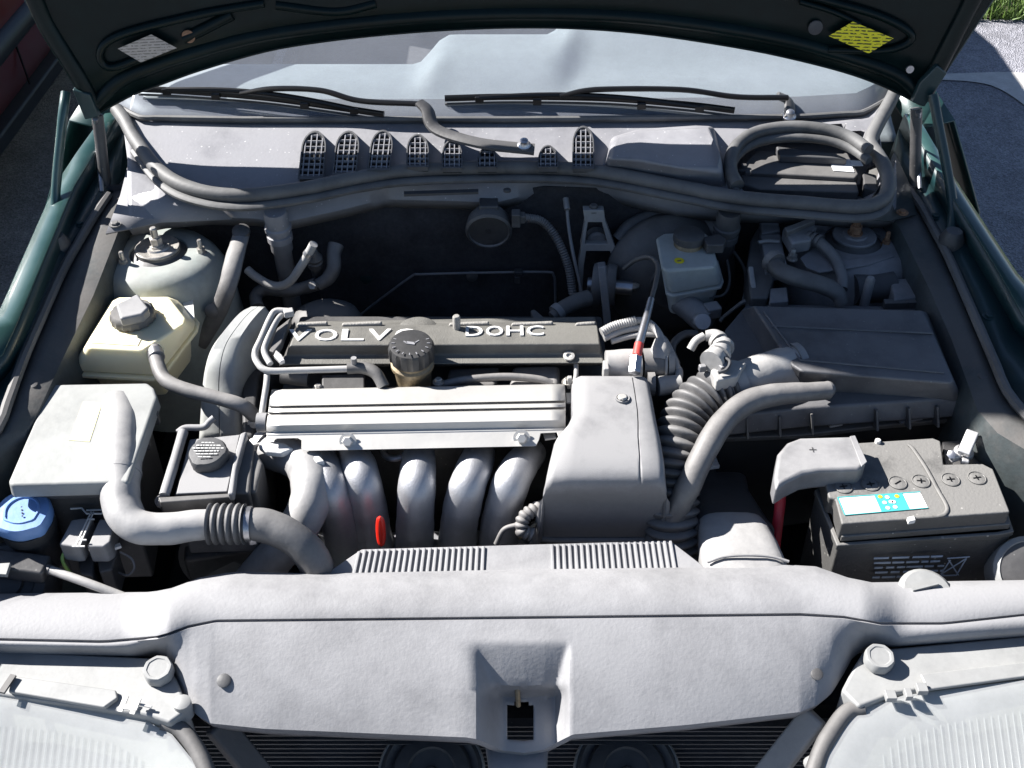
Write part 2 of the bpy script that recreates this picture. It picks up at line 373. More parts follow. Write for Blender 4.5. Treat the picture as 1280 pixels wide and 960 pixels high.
# sunlit band on the asphalt, its light painted as a paler strip
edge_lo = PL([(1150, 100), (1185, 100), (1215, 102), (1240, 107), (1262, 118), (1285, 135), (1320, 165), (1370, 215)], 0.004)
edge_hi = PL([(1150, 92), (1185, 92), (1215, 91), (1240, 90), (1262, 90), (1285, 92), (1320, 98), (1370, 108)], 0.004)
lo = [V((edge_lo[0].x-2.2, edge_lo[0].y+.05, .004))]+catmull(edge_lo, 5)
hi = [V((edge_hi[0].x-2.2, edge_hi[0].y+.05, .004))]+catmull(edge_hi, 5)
add('painted_sun_band', grid([lo, hi]), MT['painted_sunlight'], smooth=0, kind='structure')
def make_grass():
    gy = P(1250, 24, 0).y
    mat('soil', (.05, .04, .025), .9, var=.3)
    g1 = mat('grass_blade', (.075, .13, .022), .6, var=.4, vs=3, bump=0)
    add('grass_ground', quad(V((-8, gy, .006)), V((12, gy, .006)), V((12, 30, .006)), V((-8, 30, .006))), MT['soil'], smooth=0, kind='structure')
    vs, fs = [], []
    for i in range(26000):
        x = random.uniform(1.4, 4.6); y = gy-.02+random.random()**1.6*3.5; h = random.uniform(.03, .085); a = random.uniform(0, 6.28); wd = random.uniform(.003, .006)
        dx, dy = math.cos(a)*wd, math.sin(a)*wd; lx, ly = random.uniform(-.04, .04), random.uniform(-.04, .04); b = len(vs)
        vs += [V((x-dx, y-dy, .004)), V((x+dx, y+dy, .004)), V((x+lx, y+ly, h))]; fs.append((b, b+1, b+2))
    add('grass', (vs, fs), g1, smooth=0, kind='stuff', label='green grass verge beyond the grey asphalt', cat='grass')
make_grass()

# ---------------------------------------------------------------- the red car parked alongside
def red_car():
    x0 = -1.50; t = thing('parked_car', 'dark red car parked on the shaded asphalt beside the engine bay', 'car', (x0-.85, 2.6, 0))
    ys = [.55, .62, .8, 1.3, 2.2, 3.4, 4.2, 4.55, 4.65]; hw = [.60, .74, .80, .83, .84, .84, .82, .74, .6]
    top = [.62, .70, .80, .88, .92, .93, .95, .92, .80]
    rings = []
    for y, h, tp in zip(ys, hw, top):
        cx = x0-.84; ring = []
        prof = [(.93, .24), (.985, .32), (1.0, .50), (.985, .66), (.94, tp-.03), (.86, tp)]
        ring += [V((cx+h*a, y, z)) for a, z in prof]
        ring += [V((cx-h*a, y, z)) for a, z in reversed(prof)]
        rings.append(ring)
    body = add('body', loft(rings), MT['car_red'], t, smooth=50)
    cab = []
    for y, h, z in [(1.35, .70, .90), (2.05, .60, 1.36), (2.6, .59, 1.41), (3.3, .58, 1.39), (4.1, .68, .93)]:
        cx = x0-.84; cab.append([V((cx+.72*(.95 if z > 1 else 1), y, .90)), V((cx+h, y, z)), V((cx-h, y, z)), V((cx-.72*(.95 if z > 1 else 1), y, .90))])
    add('cabin', loft(cab), MT['car_red'], t, bevel=.03)
    for s in (1, -1):
        cx = x0-.84
        add('side_window', prism([V((cx+s*.722, 1.55, .95)), V((cx+s*.70, 2.1, 1.30)), V((cx+s*.70, 3.3, 1.30)), V((cx+s*.722, 3.9, .95))],
                                 [V((cx+s*.60, 1.55, .95)), V((cx+s*.55, 2.1, 1.30)), V((cx+s*.55, 3.3, 1.30)), V((cx+s*.60, 3.9, .95))]), MT['gloss_black'], t, smooth=0)
        xx = cx+s*.845
        add('side_moulding', tube([V((xx-s*.01, .75, .46)), V((xx, 1.4, .47)), V((xx, 2.6, .475)), V((xx-s*.01, 4.3, .48))], .034, 10, flat=1.0), MT['moulding'], t)
        add('sill', bar(V((xx-s*.035, 1.1, .245)), V((xx-s*.035, 3.9, .245)), .07, .05), MT['moulding'], t, bevel=.01)
        for y in (1.05, 3.75):
            c = V((cx+s*.74, y, .30))
            wh = add('wheel', lathe([(.17, -.08), (.29, -.09), (.30, -.05), (.30, .05), (.29, .09), (.17, .08)], c, V((s, 0, 0)), 32), MT['tyre'], t)
            add('rim', lathe([(.19, .03), (.19, .085), (.15, .06), (.05, .07), (.02, .08)], c, V((s, 0, 0)), 24), MT['steel'], wh)
    # door edge line
    add('door_seam', bar(V((x0+.004, 2.46, .30)), V((x0-.03, 2.46, .88)), .004, .006, V((0, 1, 0))), MT['gloss_black'], t, smooth=0)
red_car()

# ---------------------------------------------------------------- own car: rear body, fenders, rails
def ext(pts, d):
    """extend a polyline at its end by d metres along its last segment"""
    a = (pts[-1]-pts[-2]).normalized(); return pts+[pts[-1]+a*d]
def sample(pts, n):
    L = [0]
    for a, b in zip(pts, pts[1:]): L.append(L[-1]+(b-a).length)
    out = []; j = 0
    for k in range(n):
        d = L[-1]*k/(n-1)
        while j < len(L)-2 and L[j+1] < d: j += 1
        out.append(pts[j].lerp(pts[j+1], (d-L[j])/max(L[j+1]-L[j], 1e-9)))
    return out
YF = -0.16
def rail_line(pix, z0, z1):
    """pixel polyline with height running from z0 (rear) to z1 (front), carried on to the nose"""
    n = len(pix); pts = [P(p[0], p[1], z0+(z1-z0)*i/(n-1)) for i, p in enumerate(pix)]
    a, b = pts[-2], pts[-1]; k = (YF-b.y)/(b.y-a.y) if abs(b.y-a.y) > 1e-6 else 0
    if b.y > YF:
        sg = 1 if b.x > 0 else -1
        pts.append(V((sg*max(abs(b.x)+.05, .735 if abs(b.x) < .70 else .80), b.y-.13, b.z-.015))); pts.append(V((sg*max(abs(b.x)+.07, .76), YF, b.z-.05)))
    return sample(pts, 24)
def fender(side):
    if side < 0:
        t = thing('fender', 'green painted fender edge beside the red car', 'fender', P(0, 395, .895))
        L0 = rail_line([(132, 143), (100, 187), (70, 232), (0, 392)], .955, .895)
        L1 = rail_line([(150, 140), (122, 187), (93, 234), (24, 400), (0, 452)], .957, .893)
        L3 = rail_line([(150, 228), (117, 277), (80, 341), (33, 448), (0, 540)], .895, .858)
        L4 = rail_line([(172, 215), (148, 289), (116, 371), (80, 445), (36, 540)], .893, .848)
    else:
        t = thing('fender', 'green painted fender edge beside the open asphalt and grass', 'fender', P(1280, 360, .895))
        L0 = rail_line([(1146, 146), (1170, 187), (1196, 230), (1280, 357)], .955, .895)
        L1 = rail_line([(1130, 143), (1155, 187), (1186, 240), (1255, 352), (1280, 399)], .957, .893)
        L3 = rail_line([(1108, 205), (1150, 262), (1183, 322), (1217, 400), (1264, 510)], .895, .858)
        L4 = rail_line([(1085, 210), (1127, 290), (1164, 366), (1190, 425), (1228, 530)], .893, .848)
    s = side
    out = [[p+V((s*.06, 0, -.75)) for p in L0], [p+V((s*.085, 0, -.40)) for p in L0], [p+V((s*.06, 0, -.15)) for p in L0], [p+V((s*.020, 0, -.040)) for p in L0], [p+V((s*.006, 0, -.009)) for p in L0], L0]
    add('crown', grid(out+[L1]), MT['teal'], t, solid=.002)
    fl = [[p+V((-s*.003, 0, -.026)) for p in L1]]
    add('flange', grid([L1, fl[0]]), MT['teal_in'], t, solid=.002)
    add('ledge', grid([fl[0], L3]), MT['teal_in'], t, solid=.002)
    sd_ = sample(L3, 24)
    add('wing_seal', tube([p+V((0, 0, .006)) for p in sd_[1:]], .007, 8, n=2), MT['black_dusty'], t)
    rl = [L3, [p.lerp(q, .5)+V((0, 0, .004)) for p, q in zip(L3, L4)], L4, [p+V((-s*.006, 0, -.02)) for p in L4], [p+V((-s*.02, 0, -.35)) for p in L4]]
    add('inner_rail', grid(rl), MT['rail_dirty'], t, solid=.002)
    for k in (4, 9, 14, 19):
        bolt(t, fl[0][k].lerp(L3[k], .5)+V((0, 0, -.001)), .0062, .005, mat=MT['teal_in'])
    for k in (3, 7, 11, 16):
        c = L3[k].lerp(L4[k], .45)+V((0, 0, .0005))
        add('plug', lathe([(.008, 0), (.008, .002), (.005, .003)], c, segs=14), MT['black'], t)
    return L0, L3, L4
LF = fender(-1); RF = fender(1)

# rear body of the car: roof, pillars, doors (behind the raised hood)
def cabin():
    t = thing('car_cabin', 'green car cabin with roof and doors behind the raised hood', 'car cabin', (0, 2.3, 0))
    hw = .86
    for s in (-1, 1):
        sec = []
        for y in (.96, 1.2, 2.0, 3.0, 3.9, 4.4):
            e = 1 if y < 4 else .9
            b = .93 if y < 3.5 else .96
            sec.append([V((s*hw*e*.94, y, .22)), V((s*hw*e, y, .5)), V((s*hw*e*.985, y, .75)), V((s*hw*e*.88, y, b)), V((s*hw*e*.80, y, b-.02))])
        add('door_side', grid(sec), MT['teal'], t, solid=.004)
        add('front_pillar', tube([V((s*.70, .985, .985)), V((s*.66, 1.30, 1.16)), V((s*.58, 1.72, 1.36))], .028, 8), MT['teal'], t)
        for y0, x0, y1 in ((2.35, .72, 2.25), (3.3, .72, 3.0)):
            add('pillar', bar(V((s*x0, y0, .92)), V((s*.58, y1, 1.37)), .08, .05, V((s, 0, 0))), MT['teal'], t, bevel=.01)
        for y in (-.02, 3.45):
            c = V((s*.76, y+.12, .30))
            wh = add('wheel', lathe([(.17, -.09), (.29, -.095), (.305, -.05), (.305, .05), (.29, .095), (.17, .08)], c, V((s, 0, 0)), 32), MT['tyre'], t)
    add('roof', grid([[V((x, y, z-.05*(abs(x)/.6)**2)) for x in (-.6, -.4, -.2, 0, .2, .4, .6)] for y, z in ((1.70, 1.385), (1.95, 1.42), (2.4, 1.435), (2.9, 1.42), (3.15, 1.38))]), MT['teal'], t, solid=.01)
    add('boot_lid', prism([V((-.66, 3.75, .97)), V((.66, 3.75, .97)), V((.62, 4.38, .94)), V((-.62, 4.38, .94))], [V((-.66, 3.75, .5)), V((.66, 3.75, .5)), V((.66, 4.4, .5)), V((-.66, 4.4, .5))]), MT['teal'], t, bevel=.03)
    add('cabin_floor', box(V((0, 2.4, .26)), (1.5, 2.7, .03)), MT['seat_cloth'], t)
    for s in (-.36, .36):
        add('front_seat', join(box(V((s, 2.0, .48)), (.48, .5, .18)), box(V((s, 2.3, .80)), (.46, .14, .56), rx=-.25), box(V((s, 2.40, 1.14)), (.26, .09, .16), rx=-.2)), MT['seat_cloth'], t, bevel=.04, seg=3)
cabin()

# ---------------------------------------------------------------- engine bay tub
def bay():
    t = thing('engine_bay', 'dark inner walls of the engine bay with black felt firewall', 'engine bay', (0, .4, .2))
    FY = .80
    rows = []
    for z in (.90, .80, .72, .66, .60, .50, .30):
        r = []
        for i in range(41):
            x = -.70+1.4*i/40
            b = .02*sm((z-.6)/.12)*sm((x+.45)/.1)*0
            bulge = .028*sm((x+.20)/.05)*sm((.10-x)/.05)*sm((.705-z)/.03)
            r.append(V((x, FY-bulge+.01*math.sin(x*9)*(.9-z), z)))
        rows.append(r)
    add('firewall', grid(rows), MT['felt'], t, solid=.01, soff=1)
    add('floor_tray', box(V((0, .35, .19)), (1.5, 1.1, .02)), MT['black_deep'], t)
    add('crossmember', box(V((0, .02, .40)), (1.3, .05, .16)), MT['black_deep'], t, bevel=.01)
    for s in (-1, 1):
        add('chassis_rail', bar(V((s*.46, -.05, .42)), V((s*.50, .80, .45)), .09, .14), MT['black_deep'], t, bevel=.01)
    # wire clipped along the firewall mat
    wp = PL([(440, 402), (470, 378), (515, 345), (525, 343), (600, 341), (680, 340), (692, 344), (694, 360), (694, 388)], Y=.768)
    add('brake_pipe', tube(wp, .0022, 8, n=5), MT['cover'], t)
    add('pipe_clip', join(box(P(648, 340, Y=.764), (.014, .012, .008)), box(P(647, 349, Y=.766), (.010, .008, .014))), MT['black'], t, bevel=.002)
    add('rubber_grommet', lathe([(.013, 0), (.013, .006), (.009, .009)], P(458, 344, Y=.797), V((0, -1, .2)), 20), MT['teal_in'], t)
    # looms, fixings and seams on the firewall
    for x, v in ((455, 268), (540, 270), (590, 345), (500, 330), (660, 300)):
        add('mat_fastener', lathe([(.010, 0), (.010, .0025), (.004, .005)], P(x, v, Y=.797 if v < 340 else .772), V((0, -1, .1)), 16), MT['black_dusty'], t)
    add('mat_seam', tube([P(x, v, Y=.795) for x, v in ((430, 322), (520, 318), (600, 322), (700, 318))], .003, 8), MT['black'], t)
    return t
BAY = bay()

def strut_tower(side):
    if side < 0:
        t = thing('strut_tower', 'pale green domed strut tower behind the cream coolant tank', 'strut tower', P(197, 335, .80), 'suspension strut towers')
        c = P(197, 331, .835); m = MT['tower']; nut = MT['bolt']; cc = P(198, 314, .857)
    else:
        t = thing('strut_tower', 'grimy grey domed strut tower with rusty nuts behind the air box', 'strut tower', P(1067, 315, .80), 'suspension strut towers')
        c = P(1068, 318, .835); m = MT['tower_dark']; nut = MT['rust']; cc = P(1067, 299, .857)
    ring = []
    prof = [(.125, -.25), (.115, -.10), (.110, -.045), (.104, -.015), (.092, .008), (.078, .018), (.058, .0215), (.044, .022), (.042, .012)]
    rings = []
    for r, h in prof:
        rr = []
        for j in range(48):
            q = 2*math.pi*j/48
            shift = (cc-c)*sm((.125-r)/.08); shift.z = 0
            rr.append(c+V((0, 0, h))+shift+V((math.cos(q)*r*1.02, math.sin(q)*r*(.92 if r > .08 else 1), 0)))
        rings.append(rr)
    dome = add('dome', loft(rings), m, t, smooth=60)
    base = V((cc.x, cc.y, c.z+.013))
    add('mount_rubber', lathe([(.043, 0), (.043, .006), (.035, .010), (.034, .014)], base, segs=32), MT['black'], t)
    pl = add('mount_plate', lathe([(.034, .014), (.0345, .0165), (.033, .018), (.020, .0175), (.018, .020), (.010, .020)], base, segs=32), MT['bolt'] if side < 0 else MT['tower_dark'], t)
    add('centre_nut', join(lathe([(.012, .020), (.012, .022)], base, segs=20), lathe([(.0095, .022), (.0095, .034), (.008, .035)], base, segs=6), lathe([(.0055, .035), (.0055, .050), (.004, .052)], base, segs=12)), nut, t, smooth=30)
    if side < 0: spots = [(155, 331), (252, 316), (178, 292)]
    else: spots = [(1107, 306), (1081, 283)]
    for x, y in spots:
        stud(t, P(x, y, c.z+.0185), .0038, .024, nut)
    if side > 0:
        pts = [(1000, 322), (1030, 300), (1062, 325), (1112, 315), (1118, 320), (1085, 331), (1024, 340), (1008, 334)]
        add('bracket_plate', slab(pts, c.z+.0225, .003), MT['tower_dark'], t, bevel=.001)
    else:
        pts = [(228, 376), (241, 371), (243, 398), (232, 402)]
        add('sticker', slab(pts, .82, .001), MT['sticker_white'], t, smooth=0)
    return t
strut_tower(-1); strut_tower(1)

# ================================================================= cowl, seal, windscreen, wipers
def cz(v): return .928+(228-v)/78*.034
def C(x, v, dz=0): return P(x, v, cz(v)+dz)
rear_t = [(60, 128), (150, 135), (175, 149), (300, 151), (640, 151), (1000, 148), (1080, 143), (1115, 125), (1200, 110)]
front_t = [(60, 150), (150, 150), (168, 178), (200, 218), (245, 240), (300, 247), (380, 237), (450, 222), (520, 214), (640, 211), (740, 216), (850, 238), (920, 251), (1000, 258), (1080, 264), (1105, 250), (1120, 200), (1140, 160), (1200, 140)]
def cowl():
    t = thing('cowl', 'grey plastic cowl panel with arched vents below the windscreen', 'cowl', P(640, 215, .92))
    rows = []
    cols = list(range(152, 1106, 6))
    for k in range(13):
        f = k/12; r = []
        for x in cols:
            v = interp(rear_t, x)*(1-f)+interp(front_t, x)*f
            z = cz(v)
            # recess for the control box
            e = math.hypot((x-1010)/92, (v-212)/50)
            z -= .05*sm((1.12-e)/.22)
            r.append(P(x, v, z))
        rows.append(r)
    add('panel', grid(rows), MT['cowl'], t, solid=.003, smooth=40)
    # arched vent grilles
    vents = [(394, 163, 224, 15, 16), (436, 163, 219, 15, 15), (479, 162, 213, 14, 14), (522, 167, 209, 14, 14), (565, 174, 210, 13, 13), (609, 183, 209, 13, 13), (685, 181, 209, 13, 13), (729, 157, 211, 13, 14)]
    for i, (cx, v0, v1, w0, w1) in enumerate(vents):
        lean = -6 if i < 3 else 0
        def half(v):
            u = (v-v0)/max(v1-v0, 1); cap = min(1.0, (v-v0)/22.0)
            return (w0+(w1-w0)*u)*math.sqrt(max(0, 1-(1-cap)**2))
        def mid(v): return cx+lean*(v-v0)/(v1-v0)
        vv = [v0+(22*(k/8)**1.6 if k <= 8 else 22+(v1-v0-22)*(k-8)/6) for k in range(15)]
        L_ = [(mid(v)-half(v), v) for v in vv]; R_ = [(mid(v)+half(v), v) for v in vv]
        outline = L_+R_[::-1]; outline = outline[1:] if abs(L_[0][0]-R_[0][0]) < .5 else outline
        h = .0145
        top = [C(x, v, h) for x, v in outline]; bot = [C(x, v, .001) for x, v in outline]
        c2 = sum(top, V())/len(top)
        inner = [c2+(p-c2)*.90 for p in top]; innerb = [p-V((0, 0, .010)) for p in inner]
        n = len(top); vs = bot+top+inner+innerb; fs = []
        for a in range(3):
            fs += [(a*n+j, a*n+(j+1) % n, (a+1)*n+(j+1) % n, (a+1)*n+j) for j in range(n)]
        vent = add('vent', (vs, fs), MT['cowl_dark'], t, smooth=50)
        add('backing', ([p-V((0, 0, .011)) for p in inner], [tuple(range(n))]), MT['black_deep'], vent, smooth=0)
        bars = []
        nv = int((v1-v0)/7.0)
        for k in range(1, nv+1):
            v = v0+(v1-v0)*k/(nv+.6); hh = half(v)*.93
            if hh > 3: bars.append(bar(C(mid(v)-hh, v, h-.003), C(mid(v)+hh, v, h-.003), .0016, .004))
        for k in (-1.5, -.5, .5, 1.5):
            off = k*w0*2/4.3; va = v0+1
            while half(va) < abs(off)+1 and va < v1: va += 1
            bars.append(bar(C(mid(va)+off, va, h-.0025), C(mid(v1-1)+off, v1-1, h-.0025), .0016, .004))
        add('grille_bars', join(*bars), MT['cowl'], vent, smooth=0)
    # raised box beside the vents
    top = [C(768, 174, .014), C(800, 164, .018), C(868, 159, .018), C(890, 160, .016), C(900, 196, .030), C(903, 214, .024), C(850, 208, .034), C(800, 200, .030), C(760, 198, .028)]
    bot = [C(762, 171, -.004), C(798, 161, -.004), C(870, 156, -.004), C(893, 157, -.004), C(905, 205, -.004), C(910, 238, -.004), C(850, 231, -.004), C(790, 221, -.004), C(754, 214, -.004)]
    add('raised_box', prism(top, bot), MT['cowl'], t, bevel=.008, seg=4)
    # front gutter lip below the seal
    lipv = [(120, 293), (145, 288), (200, 276), (260, 271), (320, 273), (350, 279), (420, 264), (480, 249), (560, 251), (620, 253), (680, 239), (760, 242), (850, 262), (920, 268), (1000, 270), (1060, 272), (1100, 275), (1140, 272)]
    up = []; dn = []; dn2 = []
    for x in range(160, 1126, 6):
        v0 = interp(front_t, x); v1 = max(interp(lipv, x), v0+12)
        up.append(C(x, v0, -.004)); dn.append(P(x, v1, .893-.004*sm((x-200)/100))); dn2.append(dn[-1]+V((0, .012, -.022)))
    add('front_lip', grid([up, [a.lerp(b, .45)+V((0, 0, .006)) for a, b in zip(up, dn)], dn, dn2]), MT['cowl'], t, solid=.003)
    # corner wings of the lip, reaching to the fenders
    add('corner_wing', grid([PL([(153, 150, .95), (160, 205, .925), (150, 245, .912), (132, 292, .895)]), PL([(168, 178, .945), (200, 218, .93), (200, 252, .915), (200, 278, .893)]), PL([(200, 218, .93), (245, 240, .928), (270, 256, .915), (290, 274, .892)])]), MT['cowl'], t, solid=.003)
    add('corner_wing', grid([PL([(1118, 190, .935), (1135, 225, .912), (1146, 268, .893)]), PL([(1104, 225, .925), (1114, 250, .908), (1112, 276, .893)]), PL([(1084, 258, .922), (1080, 266, .905), (1070, 274, .893)])]), MT['rail_dirty'], t, solid=.003)
    bolt(t, P(1128, 266, .900), .006, .005, mat=MT['rust']); bolt(t, P(144, 281, .900), .006, .005, mat=MT['black_dusty'])
    # slot and clip on the lip
    add('lip_slot', slab([(505, 239), (598, 236), (598, 240), (505, 243)], .9165, .004), MT['cowl_dark'], t, smooth=0)
    add('clip', lathe([(.006, 0), (.006, .003), (.004, .004)], P(634, 239, .917), segs=14), MT['black'], t)
cowl()

def seal():
    path = [(146, 137, .968), (157, 152, .962), (170, 176, .955), (200, 214, .947), (240, 236, .942), (300, 245, .938), (380, 236, .937), (450, 222, .937), (520, 213, .937), (640, 210, .937), (740, 214, .937), (850, 234, .936), (920, 247, .935), (1000, 254, .934), (1070, 259, .933), (1100, 252, .934), (1110, 236, .936), (1107, 212, .940), (1096, 192, .946), (1088, 178, .952), (1096, 158, .960), (1112, 128, .972), (1122, 108, .98)]
    t = thing('rubber_seal', 'black ribbed rubber seal along the front of the cowl', 'seal', P(640, 212, .93))
    pts = PL(path)
    add('bulb', tube(pts, .0115, 14, n=6), MT['seal'], t)
    low = [p+V((0, -.014, -.011)) for p in pts[2:17]]
    add('skirt', tube(low, .0085, 10, n=6, flat=.7), MT['seal'], t)
    t2 = thing('ring_seal', 'black rubber seal looped round the control box recess', 'seal', P(1000, 160, .95))
    ring = [(922, 232, .945), (914, 215, .950), (914, 198, .955), (922, 181, .960), (945, 166, .966), (985, 159, .970), (1030, 162, .970), (1062, 172, .966), (1086, 188, .962)]
    add('bulb', tube(PL(ring), .0105, 14, n=6), MT['seal'], t2)
    add('skirt', tube([p+V((0, -.012, -.012)) for p in PL(ring)], .0075, 10, n=6), MT['seal'], t2)
seal()

def control_box():
    t = thing('control_box', 'dark control unit box inside the round seal', 'box', P(1000, 215, .90))
    b = add('case', slab([(922, 212), (945, 188), (1060, 190), (1074, 217), (1070, 222), (940, 215)], .922, .05), MT['black_dusty'], t, bevel=.004)
    add('case_front', slab([(926, 217), (1070, 222), (1074, 240), (950, 236), (930, 230)], .914, .03), MT['black_dusty'], t, bevel=.003)
    add('ridge', slab([(970, 182), (1046, 192), (1060, 198), (975, 194)], .936, .014), MT['cowl_dark'], t, bevel=.003)
    add('label', slab([(1036, 199), (1062, 199), (1068, 215), (1042, 213)], .9235, .001), MT['white'], t, smooth=0)
    add('label', slab([(1062, 200), (1076, 201), (1079, 207), (1065, 207)], .9245, .001), MT['white'], t, smooth=0)
    for x in (930, 934):
        add('clip', box(P(x, 208+ (x-930)*2, .925), (.010, .008, .008)), MT['black'], t, bevel=.002)
    add('connector', slab([(1078, 214), (1096, 218), (1098, 238), (1080, 234)], .915, .03), MT['black'], t, bevel=.003)
control_box()

def windscreen():
    t = thing('windscreen', 'dusty sloping windscreen glass above the cowl', 'windscreen', P(640, 150, .985))
    base = [(x, interp([(120, 118), (150, 134), (175, 147), (300, 149), (640, 149), (1000, 146), (1080, 141), (1112, 122)], x)) for x in range(140, 1113, 18)]
    b = [P(x, v, .966) for x, v in base]
    def up(p, s):
        return V((p.x*(1-.13*s), p.y+.80*s-.05*s*(p.x/.7)**2*0, p.z+.42*s+.03*math.sin(math.pi*s)*.6))
    add('glass', grid([[up(p, s/10) for p in b] for s in range(11)]), MT['glass'], t)
    add('black_border', grid([[up(p, s)+V((0, 0, -.003)) for p in b] for s in (-.005, .02, .045)]), MT['cowl_dark'], t, solid=.001)
    add('bottom_seal', tube([p+V((0, -.004, .002)) for p in b], .005, 8, n=2), MT['seal'], t)
windscreen()

def dashboard():
    t = thing('dashboard', 'pale grey dashboard with instrument hump behind the windscreen', 'dashboard', V((0, 1.35, .9)))
    rows = []
    yl, yh = P(640, 83, .945).y, P(640, 54, .975).y
    for k in range(25):
        f = k/24; r = []
        for i in range(81):
            x = -.66+1.32*i/80
            ym = yl+(yh-yl+.03)*sm((x+.17)/.06)+.30*sm((x-.07)/.10)
            y = .93+f*(ym-.93)
            z = .905+.04*sm((y-.93)/.16)+.030*sm((x+.18)/.06)*sm((f-.35)/.4)+.035*sm((x-.06)/.12)*sm((y-1.1)/.15)
            r.append(V((x, y, z)))
        rows.append(r)
    rows.append([p+V((0, .012, -.012)) for p in rows[-1]]); rows.append([p+V((0, .01, -.30)) for p in rows[-1]])
    add('top_pad', grid(rows), MT['interior'], t, smooth=60, solid=.004)
    for x in (-.28, .12, .42):
        add('demist_slot', box(V((x, 1.03, .934)), (.09, .007, .006)), MT['white'], t, smooth=0)
dashboard()

def wiper(name, label, blade, arm, knuckle, piv):
    t = thing('wiper', label, 'wiper', P(piv[0], piv[1], piv[2]))
    def G(x, v, h): 
                # march up the glass plane: z = .986+.52*(y-y0)
        y0 = P(640, 149, .966).y; d = (P(x, v, .9)-CAM_LOC).normalized()
        # intersect with plane through (0,y0,.986), slope .545
        n = V((0, -.545, 1)).normalized(); k = (V((0, y0, .966+h))-CAM_LOC).dot(n)/d.dot(n)
        return CAM_LOC+d*k
    bl = [G(x, v, .012) for x, v in blade]
    add('blade', tube(bl, .0045, 8, n=6, flat=1.3), MT['gloss_black'], t)
    add('rubber_edge', tube([p+V((0, 0, -.010)) for p in bl], .0022, 6, n=6), MT['black'], t)
    n = len(blade)
    mid0, mid1 = bl[0].lerp(bl[-1], .25), bl[0].lerp(bl[-1], .75)
    add('bow', tube([bl[0].lerp(bl[-1], .12)+V((0, 0, .004)), bl[0].lerp(bl[-1], .32)+V((0, 0, .013)), bl[0].lerp(bl[-1], .5)+V((0, 0, .016)), bl[0].lerp(bl[-1], .68)+V((0, 0, .013)), bl[0].lerp(bl[-1], .88)+V((0, 0, .004))], .0042, 8), MT['gloss_black'], t)
    for f in (.12, .32, .68, .88):
        add('claw', box(bl[0].lerp(bl[-1], f)+V((0, 0, .001)), (.014, .008, .010)), MT['gloss_black'], t, bevel=.001)
    a = [G(x, v, h) for x, v, h in arm]
    add('arm', tube(a, [.0045]+[.006]*(len(a)-1), 10, flat=.7), MT['gloss_black'], t)
    kp = [P(*k) for k in knuckle]
    if len(kp) > 1:
        add('arm_base', tube(kp, [.010, .0115, .0125, .0125, .0135][:len(kp)], 10, flat=.55), MT['black'], t)
    add('pivot_nut', lathe([(.011, 0), (.011, .006), (.007, .010), (.0065, .015), (.004, .017)], P(*piv), V((0, -.3, 1)), 14), MT['steel'], t)
wiper('wiper', 'black wiper beside the A-pillar with bent arm over the vents', [(172, 111), (230, 114), (330, 122), (420, 134), (480, 143)],
      [(300, 117, .03), (340, 111, .035), (400, 113, .035), (450, 126, .03), (524, 130, .03)],
      [(524, 128, .998), (534, 138, .990), (546, 162, .972), (600, 179, .966), (668, 187, .958)], (655, 184, .962))
wiper('wiper', 'black wiper ending above the round seal recess', [(556, 123), (640, 121), (760, 123), (860, 131), (918, 138)],
      [(700, 120, .03), (745, 112, .035), (850, 112, .035), (920, 121, .03), (985, 122, .03)],
      [(972, 119, .995), (986, 128, .984), (987, 150, .970)], (986, 148, .970))

